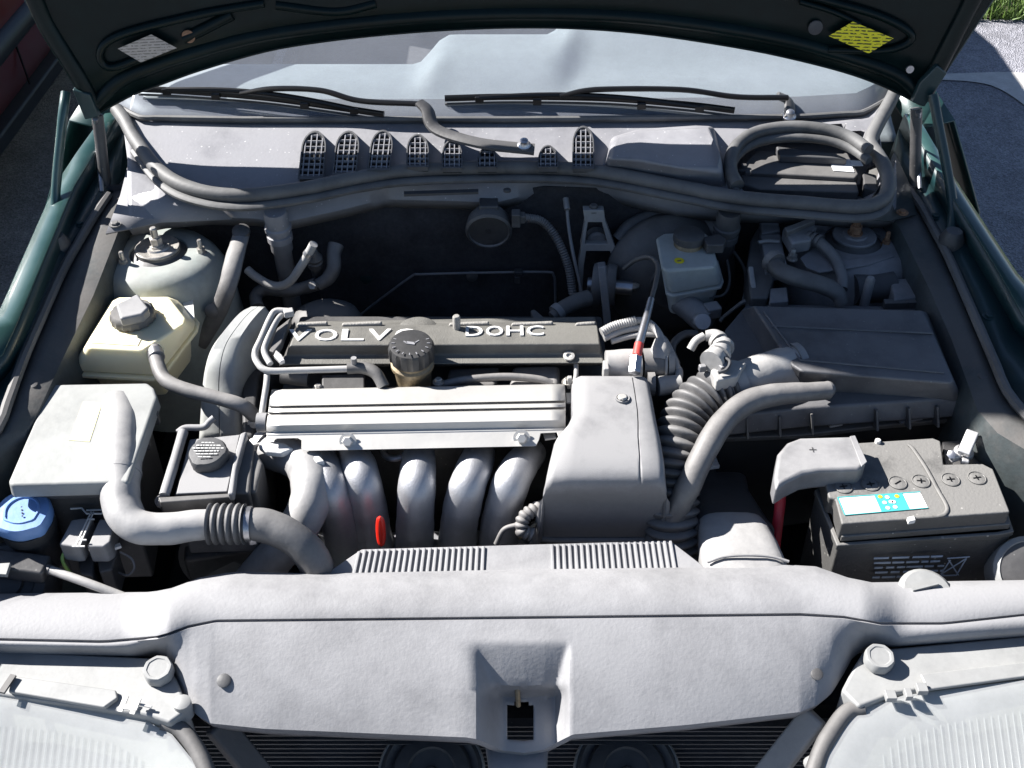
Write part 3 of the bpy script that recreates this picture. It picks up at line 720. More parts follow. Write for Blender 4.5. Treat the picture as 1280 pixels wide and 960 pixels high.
# ================================================================= raised hood
HY, HZ, HT = .822, 1.0, math.radians(1.5)
HU = V((0, math.sin(HT), math.cos(HT)))      # up along the hood
HN = V((0, -math.cos(HT), math.sin(HT)))     # inner side, facing the bay
CROWN = .045
def H(x, v, off=0):
    u = min(1, abs(x-640)/525.); off = off-CROWN*(1-u*u)
    d = (P(x, v, Y=2.0)-CAM_LOC).normalized(); o = V((0, HY, HZ))+HN*off
    k = (o-CAM_LOC).dot(HN)/d.dot(HN); return CAM_LOC+d*k
def hood():
    t = thing('hood', 'dark green hood propped wide open with ribbed underside', 'hood', V((0, HY, HZ)))
    low = [(118, 142), (138, 131), (165, 117), (200, 104), (250, 86), (330, 63), (400, 51), (480, 42), (560, 36), (640, 33), (720, 34), (800, 40), (880, 51), (960, 65), (1040, 84), (1090, 100), (1130, 118), (1155, 131)]
    lowp = catmull([H(x, v) for x, v in low], 4)
    n = len(lowp)
    # hood widens upward to its full width, then runs to the nose
    L_side = [H(118, 142), H(84, 112), H(34, 30), H(18, -8)]; R_side = [H(1155, 131), H(1180, 88), H(1222, 12), H(1236, -12)]
    def sheet(off, inset=0, s0=0):
        rows = []
        zt = HZ+1.16
        for k in range(14):
            f = s0+(1-s0)*k/13; r = []
            for i, p in enumerate(lowp):
                u = i/(n-1)
                # target: top row
                wx = -.78+1.56*u; crown = CROWN*(1-(2*u-1)**2)
                top = V((0, HY, HZ))+HU*1.26+V((wx*.93, 0, 0))-HN*crown
                mid = V((0, HY, HZ))+HU*.38+V((wx, 0, 0))-HN*crown
                q = p.lerp(mid, sm(f/.33)*.5+min(f/.33, 1)*.5) if f < .33 else mid.lerp(top, (f-.33)/.67)
                r.append(q+HN*off*(.4+.6*min(1, f*3)))
            rows.append(r)
        return rows
    add('outer_skin', grid(sheet(-.030)), MT['teal'], t, solid=.002)
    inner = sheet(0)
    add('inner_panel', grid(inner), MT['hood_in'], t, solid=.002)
    # hem: closed rim between inner and outer
    o_ = sheet(-.030)
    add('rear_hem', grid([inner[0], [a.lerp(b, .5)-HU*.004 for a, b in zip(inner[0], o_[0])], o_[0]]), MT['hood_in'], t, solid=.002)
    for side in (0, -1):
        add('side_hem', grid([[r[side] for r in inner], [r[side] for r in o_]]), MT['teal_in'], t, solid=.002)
    # stiffening ribs following the rear edge
    def ribline(pix, r, off=.004, name='rib'):
        add(name, tube([H(x, v, off) for x, v in pix], r, 12, n=6, flat=.9), MT['hood_in'], t)
    ribline([(120, 128), (150, 100), (185, 84), (240, 66), (330, 43), (480, 24), (640, 16), (800, 21), (960, 44), (1060, 70), (1120, 92), (1150, 118)], .014, -.008)
    ribline([(200, 62), (140, 84), (125, 66), (150, 44), (250, 18), (330, 4)], .007, .0)
    ribline([(1035, 62), (1110, 62), (1140, 45), (1100, 20), (1010, -6)], .007, .0)
    ribline([(1000, 2), (1040, 14), (1075, 30)], .005, .002)
    ribline([(118, 132), (95, 90), (60, 34), (40, -10)], .014, -.004, 'side_rib'); ribline([(1153, 122), (1172, 84), (1205, 20), (1222, -14)], .014, -.004, 'side_rib')
    ribline([(230, 48), (290, 18)], .010, -.003); ribline([(345, 6), (420, 14), (470, 4)], .008, -.003)
    add('plug', lathe([(.011, 0), (.011, .003), (.006, .004)], H(1019, 34, .002), HN, 18), MT['cowl_dark'], t)
    add('plug', lathe([(.010, 0), (.010, .003)], H(236, 45, .002), HN, 18), MT['rust'], t)
    add('plug', lathe([(.006, 0), (.006, .003)], H(1137, 86, .012), HN, 14), MT['steel'], t)
    def stick(pix, m, name, lab):
        add(name, prism([H(x, v, .0135) for x, v in pix], [H(x, v, .008) for x, v in pix]), MT[m], t, smooth=0, label=lab)
    stick([(147, 61), (189, 43), (221, 60), (176, 78)], 'sticker_grey', 'sticker', 'faded grey information sticker')
    stick([(1036, 45), (1066, 27), (1117, 48), (1086, 67)], 'sticker_yellow', 'sticker', 'yellow sticker with black print')
    return t
HOOD = hood()
def hinge(label, arm, rod, boot, bracket, m):
    a = catmull(arm, 6)
    vs, fs = [], []
    t = add('hinge', tube(arm, .0075, 10, n=6, flat=1.1), MT[m], HOOD, label=label)
    add('rod', tube(rod, .0042, 10, n=6), MT['steel'], t)
    add('gas_spring', tube([rod[0].lerp(rod[-1], .0)+V((0, .012, 0)), rod[-1]+V((0, .02, -.01))], .009, 10), MT['black'], t)
    add('boot', lathe([(.008, -.008), (.018, -.004), (.019, .02), (.012, .034)], boot, segs=16), MT['black'], t)
    add('bracket', prism(bracket, [p+V((0, .012, 0)) for p in bracket]), MT['teal_in'], t, bevel=.002)
hinge('green hood hinge on the fender beside the red car', [H(82, 116, .02), H(78, 150, .05), P(69, 250, Y=.72), P(72, 296, z=.885)],
      [H(119, 148, .01), P(122, 180, Y=.84), P(127, 240, Y=.78)], P(76, 318, .875), [H(90, 112, .012), H(112, 118, .012), H(124, 146, .012), H(106, 150, .012)], 'teal')
hinge('dark green hood hinge on the fender beside the open asphalt', [H(1166, 118, .02), H(1172, 150, .04), P(1190, 250, Y=.72), P(1188, 296, z=.885)],
      [H(1148, 140, .01), P(1147, 180, Y=.84), P(1150, 236, Y=.78)], P(1186, 312, .875), [H(1172, 82, .014), H(1184, 92, .014), H(1156, 134, .014), H(1140, 128, .014), H(1150, 104, .014)], 'teal_in')
# ================================================================= front: radiator cover, lamps
VR = [(-140, 745), (0, 742), (190, 740), (215, 735), (250, 722), (290, 715), (405, 717), (640, 712), (880, 709), (985, 706), (1020, 708), (1060, 722), (1090, 728), (1280, 725), (1420, 722)]
VS = [(-140, 797), (0, 800), (130, 803), (200, 797), (235, 784), (270, 777), (640, 773), (1000, 769), (1055, 772), (1100, 780), (1180, 780), (1280, 769), (1420, 758)]
VF = [(-140, 800), (0, 812), (205, 816), (214, 835), (222, 855), (232, 875), (245, 893), (262, 904), (330, 911), (590, 922), (604, 927), (628, 938), (655, 941), (680, 937), (700, 926), (716, 918), (860, 906), (1000, 890), (1022, 881), (1040, 866), (1055, 842), (1066, 822), (1082, 808), (1110, 804), (1280, 791), (1420, 780)]
def radiator_cover():
    t = thing('radiator_cover', 'weathered light grey plastic radiator cover with central latch recess', 'radiator cover', P(645, 915, .70))
    cols = []; x = -140
    while x <= 1420:
        cols.append(x); x += 3 if (200 <= x < 270 or 584 <= x < 720 or 995 <= x < 1115) else 12
    zs = [(0, .762), (.06, .770), (.18, .779), (.4, .784), (.7, .783), (.9, .7795), (.955, .778)]
    rows = []
    def wing(x): return sm((215-x)/60.)+sm((x-1075)/60.)
    R1 = []
    for s, z in zs:
        R1.append([P(x, interp(VR, x)+(interp(VS, x)-interp(VR, x))*s, z-.018*wing(x)+.004*sm((260-x)/60)*(1-wing(x))) for x in cols])
    groove = [[P(x, interp(VS, x)-.8, .774-.018*wing(x)) for x in cols], [P(x, interp(VS, x)+.8, .774-.018*wing(x)) for x in cols]]
    def dep(x, v):
        tt = (v-803)/118.
        if tt <= 0: return 0
        d = .026*(min(tt, .5)/.5)**1.1+.026*sm((v-856)/16)
        xi = 594+(30*min(tt/.5, 1) if v < 858 else 30+8*sm((v-858)/10)); xr = 710-18*min(tt/.5, 1)
        a = sm((x-590)/max(xi-590, 3)); b = sm((714-x)/max(714-xr, 3))
        return d*min(a, 1)*min(b, 1)
    def PZ(x, v):
        v0 = interp(VS, x)+1.6; q = (v-v0)/(interp(VF, x)-v0); return .7785-.018*wing(x)-.045*q*(1-wing(x))-.012*q*q
    R2 = []
    N2 = 34
    for k in range(N2+1):
        q = k/N2; r = []
        for x in cols:
            v0 = interp(VS, x)+1.6; v = v0+(interp(VF, x)-v0)*q
            z = .7785-.018*wing(x)-.045*q*(1-wing(x))-.012*q*q-dep(x, v)
            r.append(P(x, v, z))
        R2.append(r)
    lip = [p+V((0, .006, -.016)) for p in R2[-1]]; lip2 = [p+V((0, .012, -.03)) for p in R2[-1]]
    back = [p+V((0, -.004, -.03)) for p in R1[0]]
    allr = [back]+R1+groove+R2+[lip, lip2]
    vs, fs = grid(allr)
    # cut the latch opening
    nrow = len(cols); keep = []
    base = 1+len(R1)+2
    for f in fs:
        j = f[0]//nrow; i = f[0] % nrow
        if base <= j < base+N2:
            q = (j-base+.5)/N2; xx = (cols[i]+cols[min(i+1, nrow-1)])/2
            v0 = interp(VS, xx)+1.6; v = v0+(interp(VF, xx)-v0)*q
            if 633 < xx < 668 and 879 < v < 925: continue
        keep.append(f)
    add('cover', (vs, keep), MT['panel'], t, smooth=38, solid=.0025)
    add('fixing_plug', lathe([(.008, 0), (.008, .0015), (.006, .0025)], P(280, 851, PZ(280, 851)+.0005), V((0, -.35, 1)), 18), MT['cowl_dark'], t)
    add('fixing_plug', lathe([(.007, 0), (.007, .0015), (.005, .0025)], P(1021, 843, PZ(1021, 843)+.0005), V((0, -.35, 1)), 18), MT['black'], t)
    add('latch_pin', tube(PL([(646, 854, .718), (647, 866, .712), (648, 882, .692)]), .003, 8), MT['brass'], t)
    add('centre_strut', prism(PL([(606, 930), (686, 928), (682, 1000), (616, 1000)], .655), PL([(606, 930), (686, 928), (682, 1000), (616, 1000)], .62)), MT['panel'], t, bevel=.006)
    for s, pp in ((0, [(270, 903), (300, 932), (345, 995)]), (1, [(1020, 893), (985, 930), (935, 1000)])):
        a = P(pp[0][0], pp[0][1], .70); b = P(pp[2][0], pp[2][1], .60)
        add('side_brace', bar(a, b, .032, .016), MT['headlight_plastic'] if s else MT['cowl_dark'], t, bevel=.004)
    # ribbed air baffle behind
    poly = [(452, 686), (838, 675), (886, 712), (880, 722), (405, 727), (403, 719)]
    t2 = thing('air_baffle', 'ribbed light grey baffle plate behind the radiator cover', 'baffle', P(645, 700, .75))
    add('plate', slab(poly, .758, .006), MT['panel'], t2, bevel=.002)
    ribs = []
    for x0, x1 in ((449, 606), (690, 842)):
        x = x0
        while x <= x1:
            vt = 686-(x-452)/386*11+1.5; vb = 719-(x-405)/480*7+3
            if x < 453: vt += 2
            xa = x; xb = x+(x-645)*.035
            ribs.append(bar(P(xa, vt, .7595), P(xb, vb, .7588), .0040, .0034)); x += 7.4
    add('ribs', join(*ribs), MT['panel'], t2, bevel=.0012, seg=2, kind='stuff')
radiator_cover()

def condenser():
    t = thing('condenser', 'black finned condenser below the radiator cover', 'radiator', V((0, -.01, .30)))
    add('core', box(V((0, .0, .42)), (.86, .02, .40)), MT['condenser'], t)
    fins = []
    for k in range(40):
        fins.append(box(V((0, -.016, .25+k*.0095)), (.84, .012, .0022)))
    add('fins', join(*fins), MT['black'], t, smooth=0, kind='stuff')
    for i, (x, lab) in enumerate(((540, 'round grey horn below the cover on the battery-free side'), (783, 'round grey horn below the cover on the battery side'))):
        c = P(x, 968, .56)
        h = thing('horn', lab, 'horn', c-V((0, 0, .03)), 'horns in front of the condenser')
        add('body', lathe([(.052, -.02), (.062, 0), (.064, .008), (.058, .012), (.050, .006), (.046, .012), (.030, .016), (.028, .011), (.008, .011), (.006, .016)], c, V((0, -.35, 1)), 40), MT['cowl_dark'], h)
        add('rim', lathe([(.064, .004), (.0665, .007), (.064, .0105), (.0615, .007), (.064, .004)], c, V((0, -.35, 1)), 40), MT['headlight_plastic'], h)
condenser()

def headlight(side):
    if side < 0:
        t = thing('headlight', 'hazy headlight with metal spring clip below the washer filler side', 'headlight', P(100, 940, .62), 'headlights')
        hp = [(-130, 806), (205, 822), (222, 850), (236, 886), (212, 903), (180, 893), (0, 868), (-130, 856)]
        rim = [(205, 905), (225, 912), (246, 938), (264, 980), (274, 1030)]
        le = [(-130, 862), (0, 870), (110, 884), (175, 897), (215, 918), (245, 955), (265, 1010), (250, 1090), (-130, 1060)]
        li = [(-130, 893), (0, 899), (70, 905), (140, 921), (175, 940), (200, 968), (210, 1010), (200, 1070), (-130, 1040)]
        cap = (199, 840)
    else:
        t = thing('headlight', 'hazy headlight with broken edge tabs below the battery side', 'headlight', P(1180, 940, .62), 'headlights')
        hp = [(1410, 782), (1110, 810), (1080, 812), (1066, 835), (1052, 862), (1074, 884), (1120, 866), (1280, 846), (1410, 828)]
        rim = [(1078, 886), (1060, 890), (1042, 912), (1024, 945), (1008, 1000), (1000, 1040)]
        le = [(1410, 838), (1280, 850), (1130, 869), (1085, 884), (1055, 905), (1032, 945), (1015, 1010), (1040, 1090), (1410, 1060)]
        li = [(1410, 876), (1280, 881), (1180, 897), (1120, 918), (1100, 940), (1085, 975), (1080, 1020), (1100, 1070), (1410, 1040)]
        cap = (1098, 825)
    zt = .735
    add('housing', slab(hp, zt, .10), MT['headlight_plastic'], t, bevel=.004)
    # lens: outer skin falling to the front, reflector bowl inside
    def ring(pix, z0, z1): return [P(x, v, z0+(z1-z0)*(v-840)/220) for x, v in pix]
    A = ring(le, .738, .685)
    Bq = [p+V((0, -.004, -.004)) for p in ring(li, .738, .680)]
    c = sum(Bq, V())/len(Bq)
    rows = [[p+V((0, .006, -.02)) for p in A], A, [a.lerp(b, .5)+V((0, 0, .004)) for a, b in zip(A, Bq)], Bq]
    vs, fs = grid(rows, True); n = len(A); fs.append(tuple(range(3*n, 4*n)))
    add('lens', (vs, fs), MT['lens'], t, smooth=50, solid=.003)
    inn = [p+V((0, 0, -.016)) for p in A]
    bowl = [inn, [p.lerp(c, .12)+V((0, .0, -.020)) for p in Bq], [p.lerp(c, .45)+V((0, .03, -.05)) for p in Bq], [p.lerp(c, .8)+V((0, .04, -.065)) for p in Bq]]
    vs, fs = grid(bowl, True); fs.append(tuple(range(3*n, 4*n)))
    add('reflector', (vs, fs), MT['reflector'], t, smooth=50)
    add('rubber_rim', tube([P(x, v, .734-.055*(v-840)/220) for x, v in rim], .010, 10), MT['black_dusty'], t)
    fl = []
    xs = range(-120, 200, 9) if side < 0 else range(1095, 1400, 9)
    for x in xs:
        v0 = interp(sorted([(a, b) for a, b in li[:6]]), x)+8; 
        fl.append(tube([P(x, v0, .7345-.058*(v0-840)/220), P(x+(x-640)*.02, v0+90, .7345-.058*(v0+90-840)/220)], .0010, 6, n=1))
    add('lens_flutes', join(*fl), MT['lens'], t, kind='stuff')
    zc = zt+.001
    add('adjuster_cap', lathe([(.0165, -.004), (.0165, .008), (.015, .010), (.012, .010), (.011, .009)], P(cap[0], cap[1], zc+.006), V((0, -.1, 1)), 24, lobes=lambda q, r, h: 1+.04*(math.sin(8*q) > .6)), MT['headlight_plastic'], t)
    if side < 0:
        add('top_strip', slab([(15, 844), (145, 862), (147, 872), (130, 884), (10, 864)], zt+.006, .006), MT['headlight_plastic'], t, bevel=.002)
        cl = P(162, 884, zt+.008)
        add('spring_clip', join(bar(P(150, 890, zt+.008), P(158, 870, zt+.012), .006, .002), bar(P(165, 893, zt+.008), P(174, 873, zt+.012), .006, .002), bar(P(152, 883, zt+.010), P(172, 886, zt+.010), .006, .002), bar(P(172, 880, zt+.008), P(190, 884, zt+.006), .003, .002)), MT['alu_rail'], t, bevel=.0006)
        add('bracket', bar(P(2, 866, zt+.01), P(17, 844, zt+.01), .007, .003), MT['black_dusty'], t)
        add('bolt_boss', lathe([(.010, -.02), (.010, .004), (.006, .006)], P(228, 880, zt+.002), segs=16), MT['headlight_plastic'], t)
    else:
        add('top_strip', slab([(1150, 842), (1410, 812), (1410, 828), (1160, 862)], zt+.005, .005), MT['headlight_plastic'], t, bevel=.002)
        for x, v, w_ in ((1113, 870, .012), (1135, 868, .008), (1152, 861, .012)):
            add('edge_tab', box(P(x, v, zt+.006), (w_, .012, .008)), MT['headlight_plastic'], t, bevel=.001)
        add('bolt', join(lathe([(.008, 0), (.008, .012), (.005, .016)], P(1012, 955, .68), V((.3, -.3, 1)), 12)), MT['headlight_plastic'], t)
headlight(-1); headlight(1)

# ================================================================= left side of the bay
def coolant_tank():
    t = thing('coolant_tank', 'cream plastic coolant expansion tank with black cap', 'tank', P(165, 440, .74))
    top = PL([(108, 431), (142, 376), (150, 372), (204, 371), (212, 374), (232, 399), (230, 405), (180, 437), (172, 438), (112, 435)], .862)
    mid = PL([(87, 460), (135, 378), (146, 372), (214, 371), (226, 376), (245, 403), (243, 412), (200, 469), (190, 470), (92, 465)], .812)
    c = sum(mid, V())/len(mid)
    low = [c+(p-c)*.72+V((0, .01, -.07)) for p in mid]
    add('upper_shell', prism(top, mid), MT['tank'], t, bevel=.010, seg=4)
    add('weld_flange', prism([c+(p-c)*1.06 for p in mid], [c+(p-c)*1.06+V((0, 0, -.006)) for p in mid]), MT['tank'], t, bevel=.0015)
    add('lower_shell', prism([c+(p-c)*.86+V((0, .008, -.006)) for p in mid], low), MT['tank'], t, bevel=.008, seg=3)
    cc = P(167, 398, .864)
    cap = add('cap', lathe([(.031, 0), (.0315, .004), (.030, .012), (.027, .015), (.020, .0155)], cc, V((0, 0, 1)), 36, lobes=lambda q, r, h: 1+(.03*math.cos(18*q) if r > .029 else 0)), MT['black_dusty'], t)
    add('cap_grip', slab([(144, 380), (172, 366), (186, 384), (178, 392), (150, 398)], .893, .016), MT['cover'], cap, bevel=.004, seg=3)
    nz = P(196, 434, .842)
    add('outlet', lathe([(.010, -.004), (.010, .014), (.012, .016), (.012, .020)], nz, V((.2, -.9, .35)), 18), MT['tank'], t)
    add('maker_plate', slab([(112, 428), (172, 432), (176, 424), (168, 420), (118, 418)], .8632, .001), MT['tank'], t)
    h = thing('coolant_hose', 'thin grey coolant hose from the cream tank to the engine', 'hose', P(315, 515, .78))
    add('hose', tube(PL([(193, 436, .852), (196, 452, .85), (206, 474, .846), (232, 487, .842), (270, 497, .838), (302, 507, .83), (318, 520, .81)]), .0098, 16, n=8), MT['hose_grey'], h)
    add('clamp', tube(PL([(194, 440, .852), (196, 447, .852)]), .0112, 16), MT['steel'], h)
coolant_tank()

def fuse_box():
    t = thing('relay_box', 'large flat grey relay box lid with yellow sticker', 'fuse box', P(100, 600, .70))
    top = [(67, 480), (184, 478), (192, 484), (196, 496), (160, 602), (14, 606), (10, 602), (60, 486)]
    add('lid', slab(top, .848, .022, 1.02), MT['fuse_lid'], t, bevel=.007, seg=4)
    b2 = [(66, 494), (186, 490), (192, 505), (156, 612), (14, 617), (20, 590)]
    add('lid_rim', slab(b2, .822, .014, 1.0), MT['cowl_dark'], t, bevel=.003)
    add('base', slab([(72, 510), (182, 506), (160, 618), (22, 622)], .808, .16), MT['black'], t, bevel=.004)
    add('sticker', slab([(104, 502), (128, 503), (112, 552), (86, 550)], .8486, .001), MT['sticker_pale'], t, smooth=0)
    for x, v in ((192, 520), (180, 552)):
        add('latch', join(box(P(x, v, .82), (.014, .012, .024), .2), box(P(x+2, v-6, .832), (.008, .02, .006), .2)), MT['black_dusty'], t, bevel=.002)
    add('side_tab', slab([(30, 536), (36, 528), (38, 534), (33, 541)], .846, .006), MT['fuse_lid'], t, bevel=.001)
fuse_box()

def ventilation_duct():
    t = thing('air_duct', 'pale moulded air duct bending round from the relay box lid', 'duct', P(300, 670, .72))
    add('duct', tube(PL([(147, 508, .826), (150, 540, .832), (151, 575, .832), (150, 610, .826), (154, 638, .818), (172, 658, .812), (210, 661, .808), (240, 657, .807), (266, 655, .806)]),
                     [.026, .028, .026, .0245, .023, .021, .0195, .019, .019], 24, n=8), MT['duct'], t)
    add('seam_band', tube(PL([(151, 590, .830), (150.5, 594, .829)]), .0262, 24), MT['duct'], t)
    add('bellows', corr(PL([(262, 655, .806), (284, 655, .806), (306, 655, .806)]), .0235, .0088, .10, 24), MT['rubber'], t)
    add('clamp', tube(PL([(308, 655, .806), (315, 655, .8058)]), .0222, 24), MT['steel'], t)
    add('clamp_screw', box(P(316, 674, .792), (.010, .012, .010), .2), MT['steel'], t, bevel=.002)
    add('lower_hose', tube(PL([(302, 655, .806), (335, 658, .802), (368, 674, .79), (392, 700, .765), (402, 735, .73), (404, 770, .69)]), [.020, .021, .021, .021, .020, .020], 22, n=8), MT['rubber'], t)
ventilation_duct()

def washer():
    t = thing('washer_filler', 'bright blue washer filler cap on a black neck', 'filler cap', P(33, 690, .70))
    c = P(33, 650, .792); ax = V((.05, -.12, 1))
    def lob(q, r, h): return 1+.10*math.exp(-((q-3.9)/.22)**2)+.10*math.exp(-((q-5.6)/.22)**2)
    cap = add('cap', lathe([(.0325, 0), (.034, .004), (.034, .016), (.0315, .020), (.022, .021), (.021, .0225), (.019, .0225), (.018, .0205)], c, ax, 40, lobes=lob), MT['blue'], t)
    add('neck', lathe([(.030, -.08), (.030, -.02), (.033, -.018), (.033, -.002)], c, ax, 30), MT['black'], t)
    for k in range(5):
        add('symbol_dot', lathe([(.0012, .0205), (.0012, .0212)], c+V((-.004+.002*k, .010-.005*k, 0)), ax, 8), MT['moulding'], cap)
washer()

def relay_block():
    t = thing('connector_block', 'grey electrical connector block with wire bracket beside the blue cap', 'connector', P(105, 690, .66))
    add('top', slab([(73, 680), (89, 649), (104, 647), (117, 648), (100, 682), (92, 683)], 0.787, .03), MT['cover'], t, bevel=.003)
    add('top', slab([(124, 648), (140, 649), (143, 654), (138, 677), (130, 683), (108, 683)], 0.787, .03), MT['cover'], t, bevel=.003)
    add('socket', slab([(76, 683), (92, 652), (138, 652), (136, 684)], 0.762, .06), MT['black'], t, bevel=.003)
    add('plug_body', slab([(96, 694), (118, 690), (116, 720), (100, 718)], 0.744, .05), MT['black'], t, bevel=.003)
    add('plug_body', slab([(121, 692), (148, 686), (140, 712), (124, 716)], 0.744, .05), MT['black_dusty'], t, bevel=.003)
    w_ = []
    for a, b in (((88, 636), (102, 635)), ((102, 635), (108, 642)), ((108, 638), (131, 637)), ((131, 637), (127, 642)), ((127, 642), (108, 642)), ((117, 640), (99, 683)), ((114, 640), (94, 683)), ((90, 683), (106, 683)), ((108, 675), (97, 675)), ((110, 649), (118, 649))):
        w_.append(bar(P(a[0], a[1], 0.792), P(b[0], b[1], 0.792), .0016, .0016))
    add('wire_bracket', join(*w_), MT['worn_white'], t, smooth=0)
    add('green_wire', tube(PL([(94, 690, 0.762), (82, 690, 0.764), (78, 700, 0.757), (86, 714, 0.742), (98, 722, 0.722)]), .0022, 8), MT['green_wire'], t)
    add('black_wire', tube(PL([(150, 690, 0.752), (164, 698, 0.747), (168, 710, 0.737), (160, 719, 0.727), (148, 716, 0.722)]), .0014, 8), MT['cover'], t)
    add('clip', box(P(147, 683, 0.767), (.008, .006, .004), .5), MT['worn_white'], t)
    add('clip', slab([(96, 696), (104, 696), (108, 693), (106, 699), (97, 700)], 0.760, .003), MT['cover'], t)
relay_block()

def lamp_corner():
    t = thing('lamp_rear_cover', 'black round lamp cover beside the radiator cover end', 'lamp cover', P(8, 730, .68))
    c = P(10, 728, .735)
    add('housing', lathe([(.052, -.05), (.052, -.005), (.046, .004), (.034, .005), (.031, .001), (.020, .001), (.018, .006), (.008, .007)], c, V((.1, -.55, .8)), 32), MT['black'], t)
    add('arm', bar(P(-20, 702, .765), P(60, 712, .755), .03, .022), MT['black'], t, bevel=.004)
    add('pale_tab', slab([(-4, 704), (13, 703), (8, 718), (-6, 717)], .778, .006), MT['fuse_lid'], t, bevel=.001)
    t2 = thing('support_rod', 'slim pale rod slanting behind the radiator cover', 'rod', P(150, 745, .74))
    add('rod', tube(PL([(40, 703, .757), (62, 712, .758), (110, 729, .754), (165, 750, .738)]), [.0048, .0055, .0055, .0055], 12), MT['hose_light'], t2)
    add('sleeve', tube(PL([(18, 695, .757), (64, 713, .7575)]), .0068, 12), MT['black'], t2)
    t3 = thing('lamp_rear_cover', 'grey rimmed lamp cover beside the battery corner', 'lamp cover', P(1275, 715, .68))
    c = P(1288, 714, .745)
    add('housing', lathe([(.044, -.04), (.044, -.002), (.038, .004), (.035, .001)], c, V((-.1, -.6, .8)), 32), MT['headlight_plastic'], t3)
    add('bulb_cover', lathe([(.036, -.02), (.036, .003), (.022, .006)], c, V((-.1, -.6, .8)), 32), MT['black'], t3)
    t4 = thing('overflow_bottle', 'grey bottle lid showing just behind the radiator cover', 'bottle', P(1155, 740, .70))
    add('knob', lathe([(.034, -.03), (.034, 0), (.028, .006), (.012, .007)], P(1158, 742, .752), V((0, -.2, 1)), 28), MT['headlight_plastic'], t4)
    add('ridge', bar(P(1140, 738, .762), P(1172, 730, .762), .004, .005), MT['headlight_plastic'], t4)
lamp_corner()

def power_steering():
    t = thing('steering_reservoir', 'square black power steering reservoir with lettered cap', 'reservoir', P(265, 620, .70))
    b = add('body', slab([(236, 548), (306, 541), (318, 556), (312, 616), (217, 619)], 0.8180, .11), MT['black_dusty'], t, bevel=.004, seg=3)
    add('lid_plate', slab([(237, 549), (300, 543), (284, 614), (220, 617)], 0.8215, .004), MT['cover'], t, bevel=.0015)
    add('step', slab([(300, 541), (309, 538), (296, 586), (292, 617), (284, 617), (292, 570)], 0.8300, .014), MT['cover'], t, bevel=.003)
    add('right_shoulder', slab([(308, 556), (320, 562), (329, 578), (320, 615), (296, 616)], 0.8130, .09), MT['black_dusty'], t, bevel=.005, seg=3)
    add('side_pipe', tube(PL([(229, 540, 0.8280), (218, 578, 0.8250), (205, 620, 0.8210)]), .0066, 12), MT['cover'], t)
    add('rear_ridge', tube(PL([(222, 541, 0.8280), (232, 535, 0.8300), (254, 534, 0.8310), (262, 527, 0.8360), (268, 522, 0.8400)]), .0045, 10), MT['cover'], t)
    add('front_flange', slab([(197, 621), (290, 616), (292, 621), (200, 628)], 0.8230, .030), MT['black_dusty'], t, bevel=.002)
    bolt(t, P(203, 627, 0.8130), .006, .006, V((0, -1, .3)), MT['cover'])
    c = P(262, 572, 0.8265)
    cap = add('cap', lathe([(.0225, -.003), (.0245, 0), (.0245, .010), (.0225, .0135), (.0215, .0138)], c, V((-.05, -.1, 1)), 36, lobes=lambda q, r, h: 1+.07*(math.cos(3*q) > .75)), MT['cowl_dark'], t)
    lines = []
    rnd = random.Random(3)
    for k, wd in enumerate((.45, .75, .95, .8, .6, .4)):
        y = .013-k*.0052; x = -.019*wd
        while x < .019*wd:
            l = rnd.uniform(.002, .0055); lines.append(box(c+V((-.0016+x+l/2, y-.001, .0150)), (l, .0017, .0007))); x += l+.0011
    add('printed_text', join(*lines), MT['sticker_white'], cap, smooth=0)
power_steering()

# ================================================================= engine
def timing_cover():
    t = thing('timing_cover', 'pale grey arched timing belt cover at the engine end', 'timing cover', P(280, 535, .62))
    Lr = PL([(250, 552, .755), (252, 515, .788), (254, 484, .812), (258, 456, .836), (266, 432, .853), (282, 410, .866), (298, 393, .872), (312, 386, .870)])
    Rr = PL([(300, 552, .755), (297, 515, .788), (294, 484, .812), (295, 456, .838), (301, 432, .855), (314, 410, .868), (325, 396, .873), (334, 386, .871)])
    Lr = catmull(Lr, 4); Rr = catmull(Rr, 4)
    rows = [[V((p.x-.004, p.y+.02, .50)) for p in Lr], [p+V((-.006, .004, -.018)) for p in Lr], [p+V((-.002, 0, -.004)) for p in Lr]]
    for f in (.12, .46, .485, .5, .515, .54, .88):
        d = -.0035 if f == .5 else 0
        rows.append([a.lerp(b, f)+V((0, 0, .004+d)) for a, b in zip(Lr, Rr)])
    rows += [[p+V((.0, 0, -.002)) for p in Rr], [p+V((.006, .004, -.018)) for p in Rr], [V((p.x+.006, p.y+.02, .50)) for p in Rr]]
    add('cover', grid(rows), MT['timing'], t, smooth=45, solid=.003)
    add('inner_cover', slab([(302, 470), (316, 440), (336, 410), (344, 420), (324, 470), (318, 545), (302, 545)], .800, .2), MT['black'], t, bevel=.006)
    bolt(t, P(318, 530, .80), .006, .006, V((0, -1, .5)))
timing_cover()

